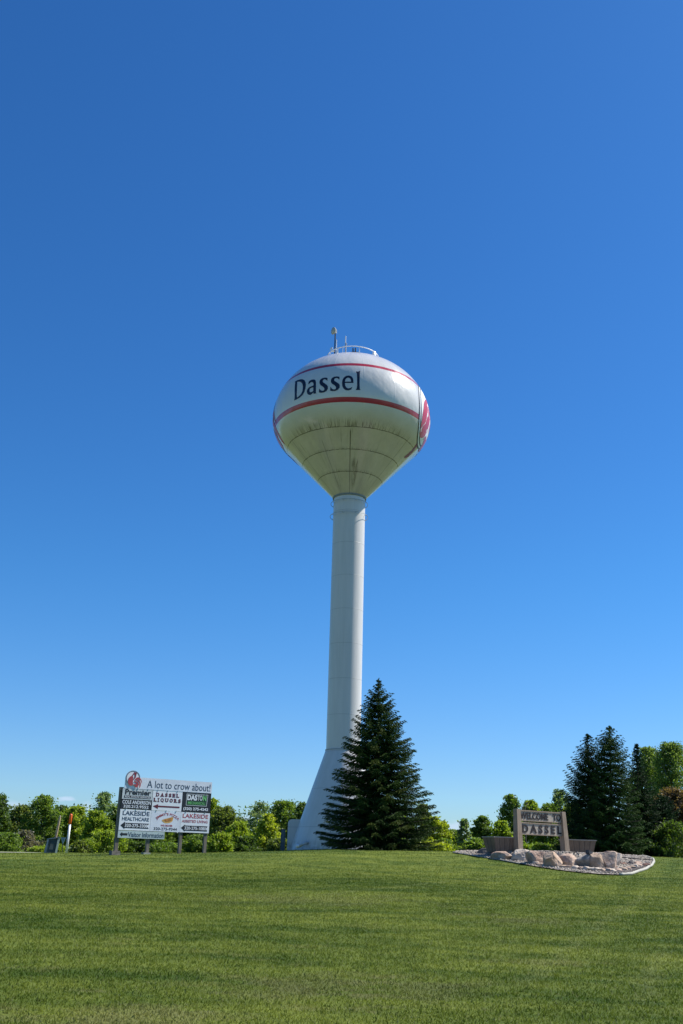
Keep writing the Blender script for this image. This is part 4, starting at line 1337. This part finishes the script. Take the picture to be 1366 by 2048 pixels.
def crown_points(h, wd, base, n_cl, n_leaf, shape='round', open_=0.0, asym=.25):
    """leaf centres + tint of a broadleaf crown: many outward-reaching sprays"""
    cl = []
    # a few big lobes make the outline uneven
    lobes = [(random.uniform(0, 6.28), random.uniform(0, 1), random.uniform(.75, 1.15)) for _ in range(7)]
    for _ in range(n_cl):
        t = random.random() ** (.8 if shape != 'cone' else 1.0)
        if shape == 'round': pr = math.sin(math.pi * min(1, (t * .84 + .14))) ** .65
        elif shape == 'column': pr = (min(1, t * 4 + .45)) * (1 - t ** 3.0) ** .7 * .9 + .06
        elif shape == 'cone': pr = (1 - t) ** .75 * min(1, .5 + 3 * t) + .08
        else: pr = (1 - t ** 3) ** .5
        a = random.uniform(0, 2 * math.pi)
        lb = 1.0
        for la, lt, ls in lobes:
            w_ = math.exp(-((math.cos(a - la) - 1) ** 2) * 2 - ((t - lt) / .2) ** 2)
            lb += (ls - 1) * w_ * 1.3
        rr = wd / 2 * pr * random.random() ** .45 * .88 * lb
        x_, y_, z_ = rr * math.cos(a), rr * math.sin(a), base + t * (h - base) * .965
        d = Vector((x_ / wd * 1.8, y_ / wd * 1.8, .25 + .75 * t + random.uniform(-.3, .3))).normalized()
        cl.append((x_, y_, z_, wd * random.uniform(.06, .125) * (1 - .3 * t), random.random(), d))
    C, Tn = [], []
    tot = sum(c[3] ** 2 for c in cl)
    for (x_, y_, z_, r_, tn, d) in cl:
        k = max(10, int(n_leaf * r_ ** 2 / tot))
        q = RNG.normal(size=(k, 3)) * r_ * np.array([.62, .62, .42])
        al = np.abs(RNG.normal(0, 1.0, k))[:, None] * r_ * .85
        q = q * (1.15 - .25 * al / r_).clip(.35, 1.2) + al * np.array(d) + np.array([x_, y_, z_])
        C.append(q); Tn.append(np.clip(tn * .6 + RNG.uniform(0, .4, k), 0, 1))
    for (x_, y_, z_, r_, tn, d) in random.sample(cl, len(cl) // 2):
        k = max(4, int(n_leaf * .2 / len(cl) * 2))
        q = RNG.normal(size=(k, 3)) * r_ * 1.5 * np.array([1, 1, .9]) + np.array([x_, y_, z_]) * np.array([.9, .9, 1])
        C.append(q); Tn.append(RNG.uniform(.1, .9, k))
    C = np.concatenate(C); Tn = np.concatenate(Tn)
    over = C[:, 2] > h * .97
    C[over, 2] = h * .97 + (C[over, 2] - h * .97) * .45
    return C, Tn, cl


def tree_limbs(h, wd, base, cl, parent, material, r0=None):
    r0 = r0 or max(.05, h * .018)
    bm = bmesh.new()
    bend = [random.uniform(-.04, .04) * h for _ in range(2)]
    tr = [(0, 0, -.2), (bend[0] * .3, bend[1] * .3, h * .3), (bend[0], bend[1], h * .6), (bend[0] * .6, bend[1], h * .9)]
    tube(bm, tr, [r0 * 1.25, r0 * .9, r0 * .55, r0 * .15], 8)
    for c in random.sample(cl, min(len(cl), 11)):
        z0 = max(h * .12, c[2] - random.uniform(.12, .3) * h)
        f = min(1, z0 / (h * .6)); s = Vector((bend[0] * f, bend[1] * f, z0))
        e = Vector(c[:3]); mid = s.lerp(e, .5) + Vector((0, 0, -.04 * h))
        tube(bm, [s, mid, e], [r0 * .5, r0 * .3, r0 * .1], 5)
    bm_obj('trunk', bm, material, parent, True)


def broadleaf(px_, top_px, wpx, Y_, material, label, shape='round', base=.12, n_cl=34, n_leaf=4600, lsz=.075, cat='tree', name='broadleaf_tree', group='trees lined up behind the lawn', bark=None):
    q = at(px_, 1700, Y_)
    z0 = H(q.x, Y_)
    h = at(px_, top_px, Y_).z - z0
    # correct x for the slight camera roll between foot and top
    xm = at(px_, (top_px + 1700) / 2, Y_).x
    wd = wpx / (FPX / (Y_ * .944))
    wpx *= 1.28 if wpx < 50 else 1.12
    wd = wpx / (FPX / (Y_ * .944))
    o = tag(empty(name, (xm, Y_, z0 - .05), random.uniform(0, 6.28)), label, cat, group)
    C, Tn, cl = crown_points(h, wd, h * base, n_cl, n_leaf, shape)
    P, F = leaf_quads(C, lsz * Y_ / 75, lsz * .66 * Y_ / 75)
    np_mesh('crown', P, F, material, o, {'tint': Tn})
    tree_limbs(h, wd, h * base, cl, o, bark or m_bark)
    return o


LM = {'soft': leaf_mat('leaf_soft', (0.075, 0.135, 0.024), (0.240, 0.320, 0.080)),
      'dark': leaf_mat('leaf_dark', (0.034, 0.069, 0.015), (0.130, 0.199, 0.036)),
      'mid': leaf_mat('leaf_mid', (0.055, 0.109, 0.018), (0.228, 0.318, 0.051)),
      'bright': leaf_mat('leaf_bright', (0.091, 0.172, 0.015), (0.395, 0.464, 0.054)),
      'olive': leaf_mat('leaf_olive', (0.070, 0.104, 0.024), (0.225, 0.275, 0.062)),
      'yellow': leaf_mat('leaf_yellow', (0.152, 0.225, 0.015), (0.502, 0.530, 0.056)),
      'blue': leaf_mat('leaf_bluish', (0.068, 0.133, 0.060), (0.304, 0.385, 0.179)),
      'grey': leaf_mat('leaf_grey', (0.091, 0.093, 0.067), (0.243, 0.219, 0.164)),
      'rust': leaf_mat('leaf_rust', (0.095, 0.062, 0.034), (0.225, 0.150, 0.085), c3=(0.110, 0.150, 0.040))}

TREES = [
    # px, top, width, Y, material, shape, label
    (-14, 1582, 62, 92, 'dark', 'round', 'dark tall tree cut by the left edge of the photo'),
    (40, 1612, 66, 99, 'olive', 'round', 'olive brown round tree second from the left edge'),
    (84, 1592, 74, 94, 'mid', 'round', 'broad mid green tree standing behind the wooden stake'),
    (118, 1612, 46, 103, 'dark', 'round', 'small dark green tree behind the orange topped marker post'),
    (151, 1611, 54, 97, 'bright', 'round', 'bright green tree just right of the orange topped marker post'),
    (204, 1584, 68, 104, 'blue', 'column', 'tall pale bluish tree left of the billboard'),
    (190, 1622, 60, 90, 'bright', 'round', 'yellowish green bushy tree in front of the tall pale bluish tree'),
    (232, 1612, 46, 92, 'mid', 'round', 'mid green tree overlapped by the left post of the billboard'),
    (268, 1618, 58, 100, 'dark', 'round', 'dark tree hidden behind the left half of the billboard'),
    (318, 1622, 62, 98, 'mid', 'round', 'green tree seen only below the middle of the billboard'),
    (368, 1620, 62, 101, 'dark', 'round', 'dark green tree below the right half of the billboard'),
    (420, 1598, 58, 98, 'bright', 'round', 'light green tree rising right beside the billboard'),
    (450, 1611, 60, 94, 'olive', 'round', 'open leafed tree with branches reaching right, two trees right of the billboard'),
    (478, 1644, 46, 90, 'bright', 'round', 'low bright green tree between the billboard and the bluish grove'),
    (516, 1604, 62, 105, 'blue', 'round', 'bluish green tree behind the cone shaped yellow green tree'),
    (535, 1628, 58, 88, 'yellow', 'cone', 'cone shaped yellow green tree left of the water tower'),
    (568, 1603, 84, 102, 'mid', 'round', 'wide spreading green tree behind the water tower foot'),
    (606, 1606, 60, 99, 'dark', 'round', 'dark tree partly hidden by the flared tower base'),
    (660, 1618, 60, 104, 'dark', 'round', 'dark tree hidden behind the tower base and large spruce'),
    (800, 1630, 60, 97, 'mid', 'round', 'green tree behind the right side of the large spruce'),
    (846, 1606, 30, 100, 'olive', 'column', 'thin tree poking out right of the large spruce'),
    (866, 1634, 54, 86, 'yellow', 'round', 'yellow green tree touching the right side of the large spruce'),
    (889, 1640, 22, 98, 'blue', 'column', 'narrow bluish tree right of the yellow green tree'),
    (908, 1660, 34, 94, 'mid', 'round', 'low rounded green tree before the gap of sky'),
    (928, 1636, 24, 90, 'blue', 'column', 'thin pale sapling standing in the gap of sky'),
    (965, 1631, 36, 96, 'mid', 'round', 'small rounded tree above the left planter'),
    (1024, 1588, 46, 92, 'mid', 'column', 'tall narrow green tree behind the left sign post'),
    (1004, 1640, 32, 86, 'bright', 'round', 'short bright green tree between small rounded tree and left sign post'),
    (1062, 1600, 46, 97, 'bright', 'round', 'bright green tree seen above the words of the welcome sign'),
    (1098, 1604, 46, 90, 'mid', 'round', 'mid green tree behind the right half of the welcome sign'),
    (1119, 1574, 40, 95, 'blue', 'column', 'tall pale green tree rising above the right sign post'),
    (1146, 1606, 50, 93, 'bright', 'round', 'bright green tree between the right sign post and dark spruces'),
    (1300, 1492, 88, 84, 'soft', 'round', 'tall light green tree behind the dark right hand spruces'),
    (1346, 1484, 100, 80, 'soft', 'round', 'tallest light green tree at the right edge'),
    (1352, 1578, 96, 66, 'rust', 'round', 'rusty brown leaved small tree at the right edge'),
]
for (px_, tp, wp, Y_, mt, sh, lab) in TREES:
    big = tp < 1500
    op = mt == 'blue'
    broadleaf(px_, tp, wp, Y_, LM[mt], lab, sh, base=.10 if not op else .16, n_cl=230 if big else (60 if op else 95),
              n_leaf=30000 if big or mt == 'rust' else (3000 if op else 7500), lsz=.085 if not big else .065)

# shrubs at the foot of the tree line
SH = [(6, 1668, 60, 84, 'mid', 'low green shrub at the left edge of the tree line'),
      (50, 1652, 52, 88, 'grey', 'grey brown shrub behind the end of the road'),
      (84, 1682, 40, 82, 'bright', 'small bright shrub left of the utility pedestal'),
      (114, 1684, 26, 82, 'bright', 'small yellow green shrub between stake and marker post'),
      (165, 1672, 60, 86, 'olive', 'olive shrub right of the marker post'),
      (215, 1664, 60, 84, 'bright', 'yellow green shrub left of the billboard footing'),
      (275, 1676, 70, 86, 'dark', 'dark shrub under the left half of the billboard'),
      (335, 1676, 70, 86, 'mid', 'green shrub under the right half of the billboard'),
      (400, 1668, 60, 84, 'mid', 'green shrub behind the right billboard post'),
      (440, 1656, 60, 82, 'bright', 'lush yellow green shrub right of the billboard'),
      (492, 1674, 50, 84, 'dark', 'dark low shrub in the gap left of the cone shaped tree'),
      (560, 1668, 44, 84, 'olive', 'olive shrub beside the electrical cabinet'),
      (856, 1672, 60, 80, 'yellow', 'yellow green shrub at the right skirt of the large spruce'),
      (892, 1676, 40, 82, 'mid', 'green shrub right of the large spruce'),
      (918, 1686, 40, 84, 'bright', 'low bright shrub below the thin sapling'),
      (948, 1678, 44, 82, 'mid', 'green shrub left of the left planter'),
      (985, 1682, 44, 82, 'dark', 'dark green shrub behind the left planter'),
      (1052, 1678, 40, 66, 'bright', 'bright green shrub below the left half of the sign board'),
      (1082, 1684, 40, 62, 'mid', 'round green shrub below the middle of the sign board'),
      (1112, 1680, 40, 62, 'olive', 'olive green shrub beside the right sign post'),
      (1140, 1668, 46, 70, 'mid', 'green shrub between the right sign post and right planter'),
      (1296, 1640, 70, 64, 'dark', 'dark green shrub mass right of the spruces'),
      (1345, 1632, 80, 62, 'dark', 'dark green shrub below the rusty brown tree')]
for k_, (px_, tp, wp, Y_, mt, lab) in enumerate(SH):
    tp += (0, 9, 14, 4, 10)[k_ % 5]; wp *= (1.0, .8, 1.1, .9, .75)[k_ % 5]
    broadleaf(px_, tp, wp * 1.15, Y_, LM[mt], lab, ('dome', 'cone', 'round')[k_ % 3], base=.0, n_cl=60, n_leaf=5500, lsz=.08, cat='shrub', name='shrub', group='shrubs at the foot of the tree line')

# bare twiggy tree behind the welcome sign
q = at(1052, 1700, 88)
dt = tag(empty('bare_tree', (q.x, 88, H(q.x, 88))), 'leafless twiggy tree top behind the left part of the welcome sign', 'tree', 'trees lined up behind the lawn')
hh = at(1052, 1600, 88).z - H(q.x, 88)
bm = bmesh.new(); tube(bm, [(0, 0, -.1), (.05, 0, hh * .5), (0, .05, hh * .75)], [.07, .05, .02], 6)
for k in range(26):
    z0 = hh * random.uniform(.5, .8); a = random.uniform(0, 6.3); l = random.uniform(.4, 1.1)
    e = Vector((math.cos(a) * l * .7, math.sin(a) * l * .5, min(hh, z0 + l * 1.0)))
    tube(bm, [(0, 0, z0), e * 0.5 + Vector((0, 0, z0 * .5 + .05)), e], [.022, .016, .008], 5)
bm_obj('branches', bm, m_bark, dt)

# far wood that closes the gaps low down
C, Tn = [], []
for k in range(150):
    x_ = -75 + k * 1.0 + random.uniform(-.5, .5); y_ = random.uniform(112, 124)
    pxx = 683 + x_ / y_ * .944 * FPX
    hgt = random.uniform(2.2, 4.2) if pxx < 860 or pxx > 1060 else random.uniform(.9, 1.7)
    if pxx < 640: hgt += 1.4
    kk = 330
    d = np.clip(RNG.normal(size=(kk, 3)), -1.5, 1.5) * np.array([.9, .9, hgt * .28]) + np.array([x_, y_, 1.6 + hgt * .45])
    C.append(d); Tn.append(np.clip(RNG.uniform(0, .6, kk) + random.random() * .3, 0, 1))
P, F = leaf_quads(np.concatenate(C), .15, .10)
tag(np_mesh('far_wood', P, F, LM['dark'], None, {'tint': np.concatenate(Tn)}), kind='stuff')


# ------------------------------------------------------------------ spruces
def spruce_mat(name, c1, c2, tip):
    m, T, b = mat(name)
    at_ = T.n('ShaderNodeAttribute'); at_.attribute_name = 'tint'; at_.attribute_type = 'GEOMETRY'
    at2 = T.n('ShaderNodeAttribute'); at2.attribute_name = 'tip'; at2.attribute_type = 'GEOMETRY'
    c = T.mix(at_.outputs['Fac'], c1, c2)
    c = T.mix(at2.outputs['Fac'], c, tip)
    T.put(b.inputs['Base Color'], c); b.inputs['Roughness'].default_value = .6
    b.inputs['Specular IOR Level'].default_value = .08
    tr = T.n('ShaderNodeBsdfTranslucent'); T.put(tr.inputs['Color'], c)
    mx = T.n('ShaderNodeMixShader'); mx.inputs[0].default_value = .12
    T.put(mx.inputs[1], b.outputs[0]); T.put(mx.inputs[2], tr.outputs[0])
    m.node_tree.links.new(mx.outputs[0], [n for n in m.node_tree.nodes if n.type == 'OUTPUT_MATERIAL'][0].inputs[0])
    return m


SM1 = spruce_mat('spruce_needles', (.009, .030, .009), (.055, .105, .020), (.16, .17, .035))
SM2 = spruce_mat('spruce_dark', (.009, .032, .012), (.034, .075, .020), (.06, .085, .03))
SM3 = spruce_mat('spruce_green', (.014, .044, .012), (.060, .115, .024), (.12, .17, .04))


def spruce(px_, foot_px, top_px, Y_, prof, label, material, dens=1.0, needle=.085, whorl=.20, per=8, up_=0.15, droop=.16, lift=.02, name='spruce_tree', group='spruces behind the lawn'):
    q = at(px_, foot_px, Y_); z0 = H(q.x, Y_) - .03
    topp = at(px_ , top_px, Y_)
    h = topp.z - z0
    xm = at(px_, top_px, Y_).x
    xb = at(px_, foot_px, Y_).x
    o = tag(empty(name, (q.x, Y_, z0)), label, 'spruce', group)
    bm = bmesh.new(); tube(bm, [(0, 0, -.1), (0, 0, h * .5), (0, 0, h * .985)], [h * .02, h * .012, .012], 8)
    tk = bm_obj('trunk', bm, m_bark_d, o, True)
    pt, pr = zip(*prof)
    P, Tn, Tp = [], [], []
    limb = bmesh.new()
    z = .12
    while z < h - .08:
        t = 1 - z / h
        Rm = float(np.interp(t, pt, pr))
        nb = per if t > .12 else 5
        a0 = random.uniform(0, 6.28)
        for k in range(nb):
            a = a0 + 2 * math.pi * k / nb + random.uniform(-.3, .3)
            Lb = Rm * random.uniform(.78, 1.06)
            zb = z + random.uniform(-.28, .28) * whorl
            # branch axis: rises near the top of the tree, sweeps down lower, tip lifts
            slope = (up_ + .55) * (1 - t) ** 2.2 - droop * min(1, t * 2.4)
            n_ = max(4, int(Lb / .10))
            s = np.linspace(0, 1, n_)
            rad = s * Lb
            zz = zb + slope * rad + (-.10 * np.sin(s * math.pi) * Lb) + lift * Lb * s ** 3
            ca, sa = math.cos(a), math.sin(a)
            ax_pts = np.stack([rad * ca, rad * sa, zz], 1)
            if Lb > .5:
                tube(limb, [ax_pts[0], ax_pts[n_ // 2], ax_pts[-1]], [.022, .014, .005], 4, False)
            bt = random.random()
            tipc = random.random() < .33
            # side twigs
            for i in range(n_):
                fr_ = s[i]
                if fr_ < .10 and Lb > 1.2: continue
                tw = (.40 * (1 - fr_) + .15) * min(Lb, 1.9) * random.uniform(.6, 1.1) * .85 + .05
                for sd in (-1, 1, 0):
                    if sd == 0 and random.random() < .15: continue
                    dirx = Vector((ca, sa, 0)); side = Vector((-sa, ca, 0)) * sd
                    dv = (dirx * random.uniform(.6, 1.0) + side * random.uniform(.6, .95) + Vector((0, 0, random.uniform(-.34, .0) if sd else random.uniform(-.9, .05)))).normalized()
                    if sd == 0: tw2 = tw * .55
                    else: tw2 = tw
                    m_ = max(4, int(tw2 / .030 * dens))
                    u = (np.arange(m_) + RNG.uniform(0, 1, m_)) / m_
                    base_p = ax_pts[i] + np.outer(u * tw2, np.array(dv)) + np.stack([np.zeros(m_), np.zeros(m_), -.14 * tw2 * u ** 2], 1)
                    nd = np.array(dv) * 1.0 + RNG.normal(size=(m_, 3)) * .5 + np.array([0, 0, -.12])
                    nd /= np.linalg.norm(nd, axis=1)[:, None]
                    pv = RNG.normal(size=(m_, 3)); pv -= (pv * nd).sum(1)[:, None] * nd; pv /= np.linalg.norm(pv, axis=1)[:, None]
                    ln_ = (needle * RNG.uniform(.7, 1.3, m_))[:, None]; wd_ = ln_ * .26
                    P.append(np.stack([base_p - nd * ln_ * .5, base_p + pv * wd_, base_p + nd * ln_, base_p - pv * wd_], 1).reshape(-1, 3))
                    Tn.append(np.clip(bt * .5 + RNG.uniform(0, .5, m_), 0, 1))
                    Tp.append(np.full(m_, (.55 if tipc else .12) * (fr_ > .72) + 0.0) * RNG.uniform(.3, 1, m_))
        z += whorl * random.uniform(.8, 1.2) * (1 if t > .15 else .62)
    # leader
    m_ = 60
    u = RNG.uniform(.955, 1.0, m_) * h
    bp_ = np.stack([RNG.normal(0, .03, m_), RNG.normal(0, .03, m_), u], 1)
    nd = RNG.normal(size=(m_, 3)) + np.array([0, 0, 1.0]); nd /= np.linalg.norm(nd, axis=1)[:, None]
    pv = np.cross(nd, RNG.normal(size=(m_, 3))); pv /= np.linalg.norm(pv, axis=1)[:, None]
    P.append(np.stack([bp_ - nd * .05, bp_ + pv * .025, bp_ + nd * .08, bp_ - pv * .025], 1).reshape(-1, 3)); Tn.append(np.full(m_, .4)); Tp.append(np.full(m_, .2))
    P = np.concatenate(P); n_ = len(P) // 4
    # straight lean that follows the tree's own tip
    np_mesh('needles', P, np.arange(4 * n_).reshape(n_, 4), material, o, {'tint': np.concatenate(Tn), 'tip': np.concatenate(Tp)})
    bm_obj('limbs', limb, m_bark_d, o)
    dx = xm - q.x
    o.rotation_euler = (0, math.atan2(dx, h) * .5, 0)
    return o


P1 = [(0, .02), (.05, .20), (.10, .50), (.14, .78), (.2, .95), (.27, 1.35), (.34, 1.55), (.45, 2.0), (.56, 2.42), (.66, 2.80), (.76, 3.15), (.88, 3.3), (.96, 3.2), (1, 2.8)]
spruce(755, 1701, 1357, 56, P1, 'large dark spruce standing in front of the water tower base', SM1, dens=1.25, whorl=.28, per=12, droop=.13, lift=.0, needle=.075)
P2 = [(0, .02), (.06, .22), (.14, .5), (.25, .85), (.4, 1.3), (.6, 1.75), (.8, 2.1), (1, 2.0)]
spruce(1182, 1706, 1468, 60.5, P2, needle=.075, label= 'left of the two tallest dark spruces right of the welcome sign', material=SM2, up_=.45, droop=-.12, lift=.10, per=9, whorl=.27)
P3 = [(0, .02), (.05, .25), (.12, .62), (.2, 1.0), (.3, 1.25), (.45, 1.5), (.65, 1.75), (.85, 2.0), (1, 1.9)]
spruce(1226, 1709, 1452, 59.5, P3, needle=.075, label= 'tallest spruce of the right hand cluster with lighter green drooping boughs', material=SM3, per=9, whorl=.28, up_=.25, droop=.12)
P4 = [(0, .02), (.08, .18), (.2, .5), (.4, .95), (.7, 1.4), (1, 1.7)]
spruce(1281, 1712, 1488, 63, P4, 'narrow very dark spruce right of the tallest spruce', SM2, per=7, whorl=.23)
P5 = [(0, .02), (.1, .5), (.3, 1.1), (.6, 1.6), (1, 1.9)]
spruce(1326, 1716, 1590, 64, P5, 'short dark spruce beneath the tall light green trees', SM2, per=7, whorl=.23)

# ------------------------------------------------------------------ grass blades
NB = 780000
yy = 7.5 + (56 - 7.5) * RNG.uniform(0, 1, NB) ** 1.55
xx = RNG.uniform(-1, 1, NB) * np.minimum(yy * .36 + 7.5, 23.5)
ok = np.ones(NB, bool)
thin = RNG.uniform(0, 1, NB) < np.interp(yy, [36, 56], [0, .9])
xx, yy = xx[~thin], yy[~thin]
inb = np.array([in_poly((a_, b_), BED) if (b_ > 38 and a_ > 4) else False for a_, b_ in zip(xx, yy)])
xx, yy = xx[~inb], yy[~inb]; NB = len(xx)
gxs = np.arange(-24, 24.01, .4); gys = np.arange(6, 58.01, .4)
HG = np.array([[H(a_, b_) for a_ in gxs] for b_ in gys])
fx = (xx - gxs[0]) / .4; fy = (yy - gys[0]) / .4
ix = fx.astype(int); iy = fy.astype(int); fx -= ix; fy -= iy
zz = HG[iy, ix] * (1 - fx) * (1 - fy) + HG[iy, ix + 1] * fx * (1 - fy) + HG[iy + 1, ix] * (1 - fx) * fy + HG[iy + 1, ix + 1] * fx * fy
an = RNG.uniform(0, 2 * np.pi, NB)
lh = RNG.uniform(.016, .040, NB) * np.where(RNG.uniform(0, 1, NB) > .985, 1.7, 1)
bw = (.0045 + .00028 * yy) * RNG.uniform(.7, 1.3, NB)
lean = RNG.normal(0, .022, (NB, 2)); tl = np.array([.004, 0])
b0 = np.stack([xx - np.cos(an) * bw, yy - np.sin(an) * bw, zz - .006], 1)
b1 = np.stack([xx + np.cos(an) * bw, yy + np.sin(an) * bw, zz - .006], 1)
b2 = np.stack([xx + lean[:, 0], yy + lean[:, 1], zz + lh], 1)
Vg = np.stack([b0, b1, b2], 1).reshape(-1, 3)
tag(np_mesh('grass', Vg, np.arange(3 * NB).reshape(NB, 3), m_blade, None, {'tint': RNG.uniform(0, 1, NB)}), kind='stuff')
